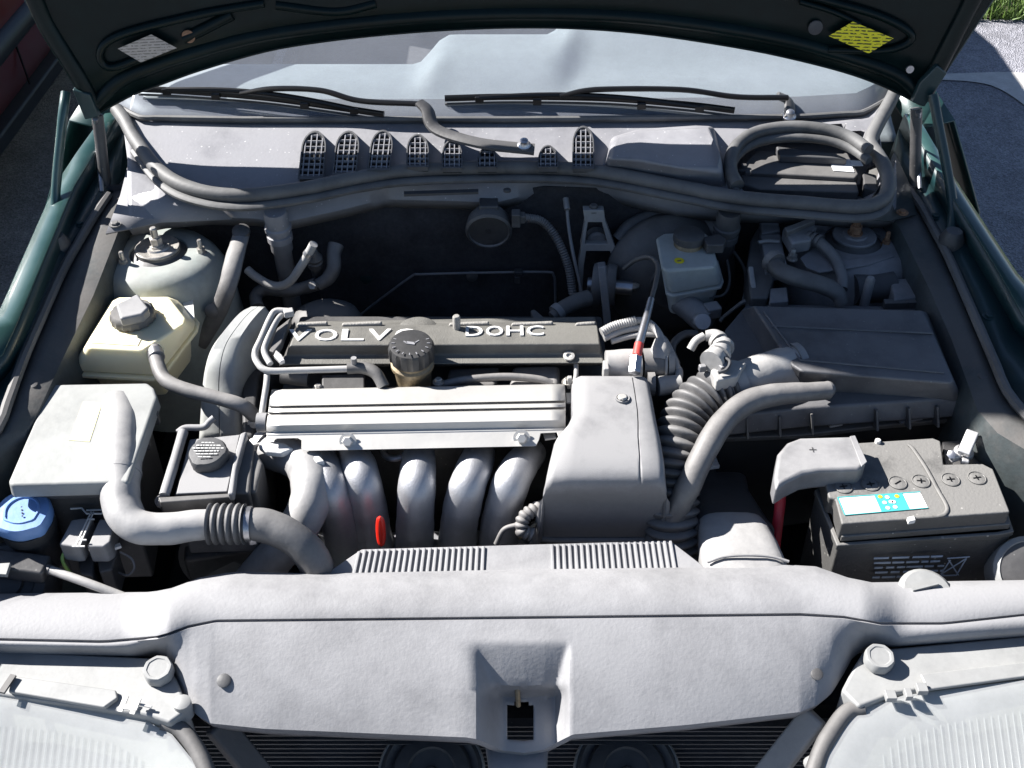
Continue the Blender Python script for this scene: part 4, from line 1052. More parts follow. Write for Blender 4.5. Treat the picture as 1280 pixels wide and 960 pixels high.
def engine_block():
    t = thing('engine_block', 'dark engine block and head under the plastic covers', 'engine', V((-.05, .42, .3)))
    add('head', prism([V((-.33, .36, .785)), V((.14, .36, .785)), V((.14, .60, .785)), V((-.33, .60, .785))], [V((-.33, .37, .50)), V((.14, .37, .50)), V((.14, .60, .50)), V((-.33, .60, .50))]), MT['black'], t, bevel=.006)
    add('block', box(V((-.09, .45, .37)), (.50, .34, .28)), MT['black_deep'], t, bevel=.01)
    add('rear_cam_cover', prism(PL([(372, 402), (746, 396), (744, 404), (368, 410)], .835), PL([(372, 402), (746, 396), (744, 404), (368, 410)], .78)), MT['valve'], t, bevel=.006)
    # lower clutter on the left of the block
    add('bracket', box(P(300, 700, .60), (.14, .06, .10), .2), MT['black'], t, bevel=.008)
    add('pulley_housing', lathe([(.05, -.02), (.05, .02), (.03, .03)], P(272, 690, .62), V((0, -1, .4)), 28), MT['black_dusty'], t)
    add('pipe', tube(PL([(250, 676, .66), (251, 705, .62), (252, 735, .58)]), .008, 12), MT['black_dusty'], t)
    add('intake_plate', slab([(390, 640), (420, 560), (690, 556), (680, 690), (400, 700)], .58, .03), MT['black_deep'], t, bevel=.004)
engine_block()

def valve_cover():
    t = thing('valve_cover', 'dark textured valve cover with raised white lettering', 'valve cover', P(550, 455, .80))
    prof = [(374, 745, 403, .838), (373, 746, 406, .858), (370, 747, 410, .865), (362, 750, 432, .863), (357, 752, 444, .8465), (355, 753, 446, .8455), (349, 755, 456, .844), (348, 756, 459, .815)]
    rows = []
    for xl, xr, v, z in prof:
        a, b = P(xl, v, z), P(xr, v-2, z); rows.append([a.lerp(b, i/30) for i in range(31)])
    vs, fs = grid(rows)
    # end caps
    n = 31; fs.append(tuple(j*n for j in range(len(prof)))); fs.append(tuple(j*n+n-1 for j in range(len(prof)-1, -1, -1)))
    add('cover', (vs, fs), MT['valve'], t, bevel=.003, seg=3)
    for x0, x1 in ((372, 410), (428, 478), (562, 612), (640, 692), (720, 746)):
        add('flange_pad', slab([(x0, 402), (x1, 400), (x1-1, 404), (x0-2, 406)], .866, .010), MT['valve_edge'], t, bevel=.003)
    add('cap_boss', lathe([(.028, -.014), (.028, -.004), (.025, -.002)], P(522, 408, .862), V((0, 0, 1)), 36, sx=1.0), MT['valve'], t)
    add('post', lathe([(.0055, -.01), (.0055, .018), (.004, .020)], P(571, 409, .866), segs=14), MT['valve_edge'], t)
    sc = add('screw', lathe([(.008, 0), (.008, .003), (.004, .0035), (.004, .001)], P(711, 446, .8475), V((0, -.2, 1)), 20), MT['alu_rail'], t)
    # lettering lies on the top facet
    def word(txt, x0, x1, vt, vb):
        def zf(v): return .8652-(v-410)/22*.003
        bl, br, tl = P(x0, vb, zf(vb)), P(x1, vb-1, zf(vb)), P(x0+4, vt, zf(vt))
        ux = br-bl; uy = tl-bl; uy = uy-ux.normalized()*uy.dot(ux.normalized())
        letters(txt, t, bl, ux, uy, ux.length, uy.length, .0022, MT['worn_white'], gap=.16, bold=.008)
    word('VOLVO', 359, 527, 413, 427); word('DOHC', 582, 684, 409, 421)
    # oil filler neck and cap
    t2 = t
    c = P(515, 447, .858); ax = V((0, -.08, 1)).normalized()
    add('filler_neck', lathe([(.024, -.05), (.026, -.02), (.030, -.014), (.030, -.008), (.027, -.005), (.027, .002)], c, ax, 32), MT['brass'], t2)
    cap = add('oil_cap', lathe([(.029, 0), (.0315, .003), (.0315, .021), (.029, .0255), (.024, .0265), (.006, .0265)], c, ax, 96, lobes=lambda q, r, h: (1-.07*(math.cos(12*q) > .55)) if (r > .028 and .001 < h < .024) else 1), MT['cap_black'], t2, smooth=30)
    for k in range(16):
        q = 2*math.pi*k/16
        add('tick', box(c+ax*.0265+V((math.cos(q)*.024, math.sin(q)*.024, -.0005+.001)), (.0045, .0012, .001), q), MT['cowl'], cap, smooth=0)
    add('oil_symbol', join(box(c+ax*.027, (.012, .005, .0012), -.2), bar(c+ax*.027+V((.005, 0, 0)), c+ax*.027+V((.011, .006, 0)), .0016, .0012), bar(c+ax*.027+V((-.005, 0, 0)), c+ax*.027+V((-.010, .004, 0)), .0016, .0012)), MT['cowl'], cap, smooth=0)
valve_cover()

def vent_pipes():
    t = thing('vacuum_pipes', 'bent grey vacuum pipes and bracket around the valve cover corner', 'pipe', P(330, 460, .83))
    add('long_pipe', tube(PL([(360, 389, .885), (345, 389, .886), (338, 397, .884), (326, 424, .873), (319, 440, .866), (321, 452, .862), (334, 463, .858), (370, 463, .856), (436, 461, .855)]), .0046, 10, n=6), MT['hose_light'], t)
    add('short_pipe', tube(PL([(354, 392, .882), (345, 402, .880), (332, 430, .870), (331, 442, .866), (338, 455, .862)]), .0044, 10, n=6), MT['hose_light'], t)
    add('rubber_hose', tube(PL([(434, 461, .855), (455, 460, .855), (470, 467, .852), (480, 484, .84)]), [.0075, .0088, .0085, .0080], 14), MT['black_dusty'], t)
    add('joint', tube(PL([(434, 461, .855), (446, 460, .855)]), .0072, 14), MT['cover'], t)
    add('clip', lathe([(.004, 0), (.004, .012)], P(443, 456, .860), segs=10), MT['cover'], t)
    add('lower_pipe', tube(PL([(334, 464, .852), (333, 480, .848), (330, 500, .840), (327, 520, .83)]), .0042, 10), MT['hose_light'], t)
    add('bracket', slab([(346, 410), (364, 396), (352, 428), (342, 440), (336, 438)], .868, .012), MT['black_dusty'], t, bevel=.002)
    add('bracket_edge', slab([(345, 437), (352, 443), (356, 450), (350, 452), (342, 444)], .868, .006), MT['alu'], t, bevel=.001)
    add('plug', box(P(361, 391, .886), (.014, .012, .010), .3), MT['hose_light'], t, bevel=.002)
vent_pipes()

def coil_parts():
    t = thing('injector_row', 'dusty injectors and harness between valve cover and rail cover', 'injectors', P(560, 480, .80))
    add('harness_box', slab([(402, 468), (456, 466), (456, 486), (402, 488)], .826, .03), MT['black'], t, bevel=.003)
    add('connector', slab([(560, 460), (625, 457), (620, 482), (558, 485)], .820, .03), MT['black_dusty'], t, bevel=.006, seg=3)
    add('connector', slab([(640, 456), (700, 454), (700, 482), (636, 484)], .824, .03), MT['hose_grey'], t, bevel=.009, seg=4)
    add('collar', tube(PL([(352, 470, .822), (386, 474, .82)]), .011, 14), MT['black_dusty'], t)
    add('loom', tube(PL([(548, 482, .826), (580, 475, .832), (630, 471, .834), (672, 474, .832), (690, 480, .826)]), .0055, 12), MT['hose_grey'], t)
    add('stay', tube(PL([(720, 452, .838), (720, 470, .830), (716, 485, .82)]), .0036, 10), MT['hose_light'], t)
    for x, v in ((548, 478), (709, 478), (398, 486)):
        bolt(t, P(x, v, .834), .005, .007)
coil_parts()

def rail_cover():
    t = thing('rail_cover', 'long brushed silver fuel rail cover with two bolts', 'rail cover', P(520, 555, .78))
    prof = [(340, 706, 488, 481, .820), (340, 706, 487, 480, .838), (339, 706, 489, 482, .842), (336, 707, 507.5, 500.5, .842), (336, 707, 508.0, 501.0, .836), (336, 707, 510.6, 503.6, .836), (336, 707, 511, 504, .842), (335, 707, 515.6, 508.6, .8415), (335, 707, 516, 509, .8355), (335, 707, 518.6, 511.6, .8355), (335, 707, 519, 512, .8415), (333, 707, 532, 525, .838), (333, 707, 539, 532, .830), (333, 707, 541, 534.5, .827), (333, 707, 543, 536, .828)]
    rows = []
    for xl, xr, vl, vr, z in prof: rows.append([P(xl, vl, z).lerp(P(xr, vr, z), i/20) for i in range(21)])
    vs, fs = grid(rows)
    add('top_rail', (vs, fs), MT['alu_rail'], t, smooth=35, solid=.004)
    # front flange
    yb = P(333, 543, .828); 
    fpix = [(333, 542), (706, 535), (706, 546), (698, 547), (696, 541), (676, 542), (674, 550), (670, 558), (382, 564), (377, 562), (377, 551), (372, 548), (333, 549)]
    zt, v0 = .827, 540
    def ff(x, v): return P(x, v, Y=None, z=.827-(v-(543-(x-333)/373*7))/20*.0095)
    fr = [ff(x, v) for x, v in fpix]; bk = [p+V((0, .004, -.001)) for p in fr]
    add('front_flange', prism(fr, bk), MT['alu_rail'], t, smooth=0, bevel=.0008)
    for x, v in ((435, 551), (652, 547)):
        bolt(t, ff(x, v)+V((0, -.001, 0)), .0072, .008, V((0, -.75, .6)), MT['alu_rail'])
    add('end_cap', tube(PL([(322, 528, .830), (334, 528, .830)]), .013, 16), MT['cover'], t)
    add('end_clip', join(box(P(712, 478, .836), (.006, .006, .02)), box(P(712, 498, .83), (.010, .02, .004))), MT['alu_rail'], t, bevel=.001)
    add('tab', bar(P(680, 546, .815), P(694, 544, .815), .012, .003), MT['alu_rail'], t)
rail_cover()

def manifold():
    t = thing('intake_manifold', 'cast aluminium intake manifold with curved runners', 'manifold', P(520, 690, .55))
    runs = [[(398, 566), (404, 585), (412, 615), (424, 650), (434, 695)], [(440, 566), (447, 580), (454, 605), (462, 645), (470, 695)], [(524, 566), (523, 580), (521, 608), (519, 650), (518, 695)], [(600, 566), (594, 582), (584, 608), (575, 648), (570, 695)], [(664, 566), (652, 580), (638, 606), (626, 648), (620, 695)]]
    zz = [.762, .779, .770, .712, .63]
    for r in runs:
        add('runner', tube([P(x, v, z) for (x, v), z in zip(r, zz)], [.021, .0235, .0248, .0255, .027], 24, n=8), MT['cast'], t)
    add('plenum', tube(PL([(392, 700, .60), (450, 704, .60), (540, 704, .60), (640, 702, .60), (700, 700, .60)]), .045, 20), MT['cast'], t)
    for a, b in zip(runs, runs[1:]):
        add('web', prism(PL([((a[3][0]+b[3][0])/2-14, 676), ((a[3][0]+b[3][0])/2+14, 676), ((a[3][0]+b[3][0])/2+18, 700), ((a[3][0]+b[3][0])/2-18, 700)], .635), PL([((a[3][0]+b[3][0])/2-14, 676), ((a[3][0]+b[3][0])/2+14, 676), ((a[3][0]+b[3][0])/2+18, 700), ((a[3][0]+b[3][0])/2-18, 700)], .60)), MT['cast'], t, bevel=.008)
    for x in (436, 656):
        add('support_post', tube(PL([(x, 558, .785), (x+1, 572, .78), (x-4, 590, .768)]), .0095, 14), MT['cast'], t)
    add('nut', lathe([(.012, 0), (.012, .014), (.008, .018)], P(430, 592, .77), V((-.6, -.6, .3)), 6), MT['alu_rail'], t)
    add('small_hose', tube(PL([(478, 560, .76), (482, 570, .765), (495, 573, .768), (512, 566, .77)]), .0045, 10), MT['cast'], t)
    d = thing('dipstick', 'bright red dipstick loop standing before the runners', 'dipstick', P(475, 690, .66))
    pts = []
    c = P(476, 664, .748)
    for k in range(25):
        q = 2*math.pi*k/24; pts.append(c+V((math.cos(q)*.0026, math.sin(q)*.006, math.sin(q)*.0175)))
    add('loop', tube(pts, .0038, 8, raw=True), MT['red'], d)
    add('stem', tube([c+V((0, -.006, -.018)), c+V((0, -.004, -.10))], .003, 8), MT['steel'], d)
manifold()

def intake_cover():
    t = thing('intake_cover', 'moulded grey intake cover with single screw', 'engine cover', P(760, 670, .68))
    rowsd = [(722, 806, 470, .852), (719, 809, 471, .862), (719, 813, 490, .8625), (719, 817, 512, .860), (712, 820, 527, .857), (697, 824, 545, .853), (691, 828, 570, .847), (688, 829, 584, .8425), (686, 830, 595, .8365), (684, 831, 603, .830), (683, 831, 611, .820), (682, 832, 619, .806), (676, 832, 642, .762), (670, 831, 668, .712), (668, 832, 673, .703)]
    rows = []
    for xl, xr, v, z in rowsd:
        a, b = P(xl, v, z), P(xr, v, z); r = [V((a.x-.008, a.y+.010, z-.12)), a+V((-.004, .002, -.016)), a+V((-.0005, 0, -.004))]
        for f in (.05, .2, .4, .6, .77, .785, .795, .805, .82, .95): r.append(a.lerp(b, f)+V((0, 0, -.0022 if f == .795 else 0)))
        r += [b+V((.0005, 0, -.004)), b+V((.004, .002, -.016)), V((b.x+.008, b.y+.010, z-.12))]
        rows.append(r)
    r0 = [p+V((0, .01, -.08)) for p in rows[0]]
    rl = [p+V((0, .05, -.02)) for p in rows[-1]]
    add('cover', grid([r0]+rows+[rl]), MT['cover'], t, smooth=55, solid=.003, sub=0)
    add('screw_seat', lathe([(.0095, -.001), (.0095, .0018), (.0078, .0018), (.0074, -.001)], P(778, 498, .862), segs=24), MT['cover'], t)
    add('screw', join(lathe([(.0062, 0), (.0062, .003), (.005, .004)], P(778, 498, .862), segs=18), box(P(778, 498, .867), (.008, .0016, .001), .5)), MT['alu_rail'], t)
    add('bottom_lip', tube(PL([(669, 672, .704), (700, 675, .702), (800, 675, .702), (832, 672, .704)]), .004, 8), MT['cover'], t)
    h = thing('coiled_cable', 'grey corrugated cable sleeve at the intake cover corner', 'cable', P(655, 670, .68))
    add('sleeve', corr(PL([(680, 634, .752), (668, 637, .758), (655, 647, .754), (652, 662, .742), (664, 668, .735)]), .0085, .0066, .16, 16), MT['hose_grey'], h)
    add('cable', tube(PL([(620, 680, .72), (630, 662, .74), (648, 656, .748)]), .0035, 10), MT['hose_grey'], h)
    add('cable', tube(PL([(650, 672, .72), (660, 662, .74), (682, 645, .745)]), .0022, 8), MT['brass'], h)
intake_cover()

def radiator_hose():
    t = thing('radiator_hose', 'thick grey radiator hose curving down before the engine', 'hose', P(320, 720, .62))
    add('hose', tube(PL([(330, 560, .772), (342, 566, .775), (366, 572, .782), (385, 586, .784), (390, 612, .778), (382, 642, .762), (362, 674, .735), (335, 706, .695), (300, 745, .64)]), [.023, .0235, .026, .028, .027, .0265, .026, .026, .026], 26, n=8), MT['duct'], t)
    for (x, v, z) in ((330, 561, .775),):
        add('clamp', tube(PL([(326, 558, .772), (334, 562, .773)]), .0265, 22), MT['alu'], t)
    add('clamp_screw', join(box(P(318, 556, .79), (.018, .010, .009), .3), box(P(350, 556, .795), (.012, .014, .012), -.3)), MT['worn_white'], t, bevel=.002)
    add('clamp_ear', slab([(322, 556), (330, 550), (356, 553), (368, 560), (352, 566), (332, 564)], .812, .010), MT['worn_white'], t, bevel=.003)
    add('clamp_ear', slab([(384, 570), (398, 568), (406, 576), (396, 578)], .810, .012), MT['worn_white'], t, bevel=.002)
radiator_hose()
# ================================================================= right side of the bay
def air_box():
    t = thing('air_filter_box', 'large black air filter box under the hood shadow', 'air filter box', P(1060, 500, .70))
    top = PL([(941, 382, .868), (1154, 388, .870), (1192, 475, .868), (1186, 479, .867), (1002, 464, .868), (990, 456, .868)])
    bot = PL([(912, 402, .818), (926, 386, .818), (1166, 391, .818), (1205, 497, .812), (1192, 503, .812), (1004, 512, .812)])
    bot = PL([(924, 388, .822), (1165, 392, .822), (1204, 500, .812), (1196, 506, .812), (998, 494, .812), (972, 482, .812)])
    add('lid', prism(top, bot), MT['airbox'], t, bevel=.006, seg=4)
    add('lid_bead', tube([p+V((0, 0, .0005)) for p in PL([(965, 408, .8685), (1166, 417, .8705)])], .0016, 8), MT['airbox'], t)
    add('lid_bead', tube(PL([(955, 390, .8688), (1000, 450, .8688), (1180, 466, .8690)]), .0016, 8, n=1), MT['airbox'], t)
    mid = PL([(905, 420), (932, 388), (1166, 392), (1206, 500), (1200, 506), (1000, 520), (905, 530), (900, 500)], .812)
    c = sum(mid, V())/len(mid)
    add('skirt', prism([p+V((0, 0, .014)) for p in mid], [p+V((0, -.006, -.018)) for p in mid]), MT['airbox'], t, bevel=.004)
    fl = PL([(893, 548), (900, 512), (940, 396), (1168, 394), (1213, 512), (1210, 522), (1100, 532), (1000, 544)], .782)
    add('joint_flange', prism(fl, [p+V((0, 0, -.008)) for p in fl]), MT['black_dusty'], t, bevel=.002)
    add('base', prism([c+(p-c)*.96+V((0, 0, -.009)) for p in fl], [c+(p-c)*.88+V((0, 0, -.20)) for p in fl]), MT['black_deep'], t, bevel=.004)
    for k, x in enumerate((930, 970, 1010, 1090, 1130, 1165)):
        v = 522-(x-900)/300*18
        add('stiffening_rib', bar(P(x, v-10, .816)+V((0, -.016, 0)), P(x+1, v+16, .788)+V((0, -.016, 0)), .020, .0035, V((1, 0, 0))), MT['black_dusty'], t, bevel=.001)
    add('spring_clip', join(bar(P(1050, 505, .812), P(1051, 528, .79), .005, .004), bar(P(1036, 532, .789), P(1052, 529, .789), .008, .003)), MT['hose_light'], t, bevel=.001)
    add('spring_clip', bar(P(1124, 527, .789), P(1152, 521, .789), .010, .004), MT['cover'], t, bevel=.001)
    add('hose_stub', lathe([(.011, -.01), (.011, .004), (.008, .008), (.004, .009)], P(1034, 487, .848), V((.1, -.6, .8)), 20), MT['hose_grey'], t)
    n = thing('air_flow_sensor', 'dusty grey sensor neck joining air box and bellows', 'sensor', P(950, 475, .80))
    add('neck', tube(PL([(994, 462, .836), (982, 463, .838), (960, 468, .841), (930, 478, .842), (905, 487, .838)]), [.036, .0335, .0305, .0305, .0305], 30, n=6), MT['hose_light'], n)
    add('flange', tube(PL([(996, 461, .836), (988, 462, .837)]), .0375, 30), MT['cover'], n)
    add('band', tube(PL([(926, 480, .842), (914, 484, .840)]), .0335, 30), MT['hose_light'], n)
    add('sensor_block', slab([(888, 462), (912, 448), (934, 452), (922, 470), (896, 476)], .880, .02), MT['hose_light'], n, bevel=.003)
    add('plug', tube(PL([(889, 452, .888), (899, 440, .890), (904, 432, .892), (895, 420, .892), (882, 420, .890)]), [.016, .013, .0105, .009, .0075], 16), MT['hose_light'], n)
    for k in range(4):
        a = PL([(896, 424, .892), (904, 432, .892), (900, 441, .890), (892, 450, .888)])[k]
        b = PL([(899, 427, .892), (904, 436, .892), (898, 444, .890), (889, 453, .888)])[k]
        add('boot_ring', tube([a, b], .0135+.0012*k, 16), MT['hose_light'], n)
    add('wire', tube(PL([(880, 420, .890), (870, 426, .886), (863, 437, .876)]), .0058, 12), MT['hose_light'], n)
    add('clip', join(box(P(903, 458, .884), (.014, .016, .012), .4), box(P(878, 460, .876), (.010, .008, .010), .2)), MT['cover'], n, bevel=.002)
    add('tie', tube(PL([(902, 446, .893), (912, 452, .893), (908, 462, .888), (898, 466, .886)]), .0025, 8), MT['cowl_dark'], n)
    b = thing('intake_bellows', 'grey corrugated rubber intake hose', 'hose', P(845, 640, .72))
    add('bellows', corr(PL([(910, 486, .838), (885, 497, .834), (862, 520, .824), (848, 556, .806), (841, 600, .775), (840, 650, .735), (842, 700, .68)]), .033, .0120, .115, 30, step=.0012), MT['rubber'], b)
    h = thing('breather_hose', 'smooth grey breather hose arching down beside the bellows', 'hose', P(850, 630, .70))
    add('hose', tube(PL([(1036, 488, .852), (1010, 490, .854), (965, 494, .856), (930, 505, .855), (902, 530, .848), (880, 566, .830), (862, 605, .800), (846, 636, .765), (836, 660, .73), (828, 700, .67)]), [.0125, .0128, .0155, .016, .016, .016, .016, .016, .016, .016], 22, n=8), MT['hose_grey'], h)
air_box()

def snorkel():
    t = thing('intake_snorkel', 'wide grey cold air snorkel behind the radiator cover', 'duct', P(930, 705, .70))
    def sec(x0, x1, v, z, dz, hh):
        a, b = P(x0, v, z), P(x1, v, z-dz); out = []
        for k in range(24):
            q = 2*math.pi*k/24; cx = math.cos(q); sx_ = math.sin(q)
            sup = lambda u: math.copysign(abs(u)**.55, u)
            out.append(a.lerp(b, .5)+(b-a)*.5*sup(cx)+V((0, .3*hh, 1*hh))*sup(sx_)-V((0, 0, hh)))
        return out
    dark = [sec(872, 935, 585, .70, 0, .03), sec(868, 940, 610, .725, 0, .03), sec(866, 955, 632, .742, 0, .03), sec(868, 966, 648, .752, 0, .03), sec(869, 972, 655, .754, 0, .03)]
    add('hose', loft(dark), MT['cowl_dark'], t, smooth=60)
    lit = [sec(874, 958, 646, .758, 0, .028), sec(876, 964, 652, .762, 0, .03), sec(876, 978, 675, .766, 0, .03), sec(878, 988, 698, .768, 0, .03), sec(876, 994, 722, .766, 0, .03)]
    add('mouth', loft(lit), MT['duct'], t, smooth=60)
    add('bead', tube(PL([(884, 703, .7665), (905, 696, .770), (935, 694, .772), (965, 696, .770), (986, 702, .7665)]), .0018, 8), MT['duct'], t)
    add('bracket', slab([(872, 574), (893, 566), (900, 582), (886, 584), (878, 590)], .745, .006), MT['worn_white'], t, bevel=.001)
snorkel()

def battery():
    t = thing('battery', 'dusty black car battery with teal and white label', 'battery', P(1140, 660, .62))
    zt = .806
    case_t = PL([(1018, 612), (1080, 572), (1205, 566), (1244, 592), (1268, 664), (1250, 668), (1046, 682)], .776)
    c = sum(case_t, V())/len(case_t)
    add('case', prism([c+(p-c)*.985 for p in case_t], [c+(p-c)*.97+V((0, 0, -.17)) for p in case_t]), MT['battery'], t, bevel=.003)
    add('case_rim', prism(case_t, [p+V((0, 0, -.009)) for p in case_t]), MT['battery'], t, bevel=.0018)
    lid = PL([(1028, 592), (1074, 553), (1166, 547), (1176, 551), (1180, 580), (1228, 579), (1242, 586), (1263, 640), (1052, 655), (1044, 624), (1036, 622)], zt)
    add('lid', prism(lid, [p+V((0, 0, -.028)) for p in lid]), MT['battery'], t, bevel=.0025, seg=3)
    add('terminal_well', slab([(1178, 552), (1206, 550), (1228, 580), (1182, 582)], zt-.014, .014), MT['black'], t, bevel=.001)
    add('front_step', slab([(1050, 662), (1262, 648), (1264, 655), (1052, 671)], .786, .010), MT['battery'], t, bevel=.002)
    caps = [(1054, 609), (1088, 606), (1122, 604), (1151, 602), (1188, 600), (1221, 598)]
    for i, (x, v) in enumerate(caps):
        cc = P(x, v, zt)
        k = add('cell_cap', lathe([(.0118, 0), (.0118, .0012), (.0108, .0018), (.0100, .0008), (.009, .0012)], cc, segs=28), MT['battery'], t)
        a = (.2, .15, .6, -.1, .1, .2)[i]
        cr = [box(cc+V((0, 0, .0014)), (.0105, .0017, .0008), a)]
        if i != 2: cr.append(box(cc+V((0, 0, .0014)), (.0085, .0015, .0009), a+1.5))
        add('cross_slot', join(*cr), MT['gloss_black'], k, smooth=0)
    L = PL([(1047, 622), (1150, 615), (1160, 635), (1056, 644)], zt+.0006)
    lab = add('label', prism(L, [p+V((0, 0, -.0005)) for p in L]), MT['white'], t, smooth=0, label='white paper battery label')
    def lp(u, w_, h=0): return L[0].lerp(L[1], u).lerp(L[3].lerp(L[2], u), w_)+V((0, 0, h))
    add('label_band', prism([lp(.44, .02, .0006), lp(.78, .02, .0006), lp(.78, .98, .0006), lp(.44, .98, .0006)], [lp(.44, .02, .0002), lp(.78, .02, .0002), lp(.78, .98, .0002), lp(.44, .98, .0002)]), MT['label_teal'], lab, smooth=0, label='teal band of the label')
    add('label_border', join(*[bar(lp(a, b, .0004), lp(c_, d, .0004), .0012, .0006) for a, b, c_, d in ((0, 0, 1, 0), (0, 1, 1, 1), (0, 0, 0, 1))]), MT['label_teal'], lab, smooth=0)
    for u, w_, m in ((.50, .14, 'yellow'), (.58, .2, 'pink'), (.70, .18, 'yellow'), (.52, .5, 'pink'), (.60, .48, 'white'), (.63, .5, 'pink'), (.53, .82, 'pink'), (.62, .8, 'white')):
        add('label_dot', lathe([(.0028, .0008), (.0028, .0011)], lp(u, w_), segs=12), MT[m], lab, smooth=0)
    hp = PL([(1136, 556), (1142, 562), (1158, 586), (1172, 612), (1183, 632), (1182, 641), (1172, 645), (1140, 647)], zt+.001)
    add('handle_strap', tube(hp, .0026, 10, n=6, flat=.6), MT['battery'], t)
    add('handle_end', slab([(1134, 646), (1143, 644), (1145, 650), (1136, 652)], zt+.004, .006), MT['worn_white'], t, bevel=.001)
    add('vent_plug', lathe([(.004, 0), (.004, .004), (.003, .005)], P(1097, 553, zt), segs=12), MT['worn_white'], t)
    # positive terminal cover
    pc = [(972, 566), (984, 552), (1000, 546), (1069, 544), (1072, 548), (1084, 577), (1076, 586), (1024, 588), (1004, 591), (984, 601), (970, 611), (967, 596)]
    k = add('terminal_cover', slab(pc, .832, .034), MT['cover'], t, bevel=.006, seg=4)
    add('cover_plus_mark', join(box(P(1016, 562, .8325), (.009, .0012, .0006)), box(P(1016, 562, .8325), (.0012, .009, .0006))), MT['cowl_dark'], k, smooth=0)
    add('cover_step', slab([(1062, 545), (1069, 544), (1084, 577), (1077, 583)], .8335, .002), MT['cover'], k, bevel=.0008)
    add('red_cable', tube(PL([(976, 608, .79), (975, 630, .765), (972, 655, .74), (968, 690, .70)]), .0072, 12), MT['red_cable'], t)
    # negative clamp
    nc = P(1203, 570, zt-.010)
    add('negative_post', lathe([(.009, 0), (.009, .012), (.0085, .016)], nc, segs=20), MT['steel'], t)
    add('clamp', join(lathe([(.013, .002), (.013, .010)], nc, segs=20), bar(P(1204, 568, zt+.008), P(1216, 540, zt+.022), .016, .010), box(P(1194, 572, zt), (.014, .008, .010), .4), box(P(1206, 577, zt-.002), (.010, .008, .009), -.3)), MT['alu'], t, bevel=.002)
    add('clamp_nut', lathe([(.006, 0), (.006, .006), (.003, .007)], P(1190, 569, zt+.003), V((-.4, -.5, .7)), 6), MT['steel'], t)
    # print on the case front
    fa, fb = P(1090, 698, Y=P(1100, 676, .75).y-.004), P(1195, 694, Y=P(1100, 676, .75).y-.004)
    fy = c.y+(case_t[6].y-c.y)*.985-.0035
    def fp(x, v): return P(x, v, Y=fy+(x-1046)/220*.011)
    prt = []
    rnd = random.Random(5)
    for r_ in range(5):
        v = 698+r_*6; x = 1090+rnd.uniform(0, 4)
        while x < 1176:
            l = rnd.uniform(8, 22); x1 = min(x+l, 1180)
            a, b = fp(x, v-(x-1090)*.03), fp(x1, v-(x1-1090)*.03); prt.append(bar(a, b, .0008, .0030, V((0, 0, 1)))); x = x1+rnd.uniform(2, 5)
    add('case_print', join(*prt), MT['teal_print'], t, smooth=0)
    q = [(1188, 699), (1212, 696), (1200, 720), (1172, 722)]
    ln = [((1176, 718), (1208, 698)), ((1186, 700), (1198, 719)), ((1184, 698), (1212, 696)), ((1170, 720), (1196, 719)), ((1188, 700), (1176, 718)), ((1208, 698), (1196, 718))]
    add('crossed_bin_symbol', join(*[bar(fp(*a), fp(*b), .0008, .0016, V((0, 0, 1))) for a, b in ln]), MT['teal_print'], t, smooth=0)
mat('teal_print', (.30, .36, .44), .6, var=.2)
battery()

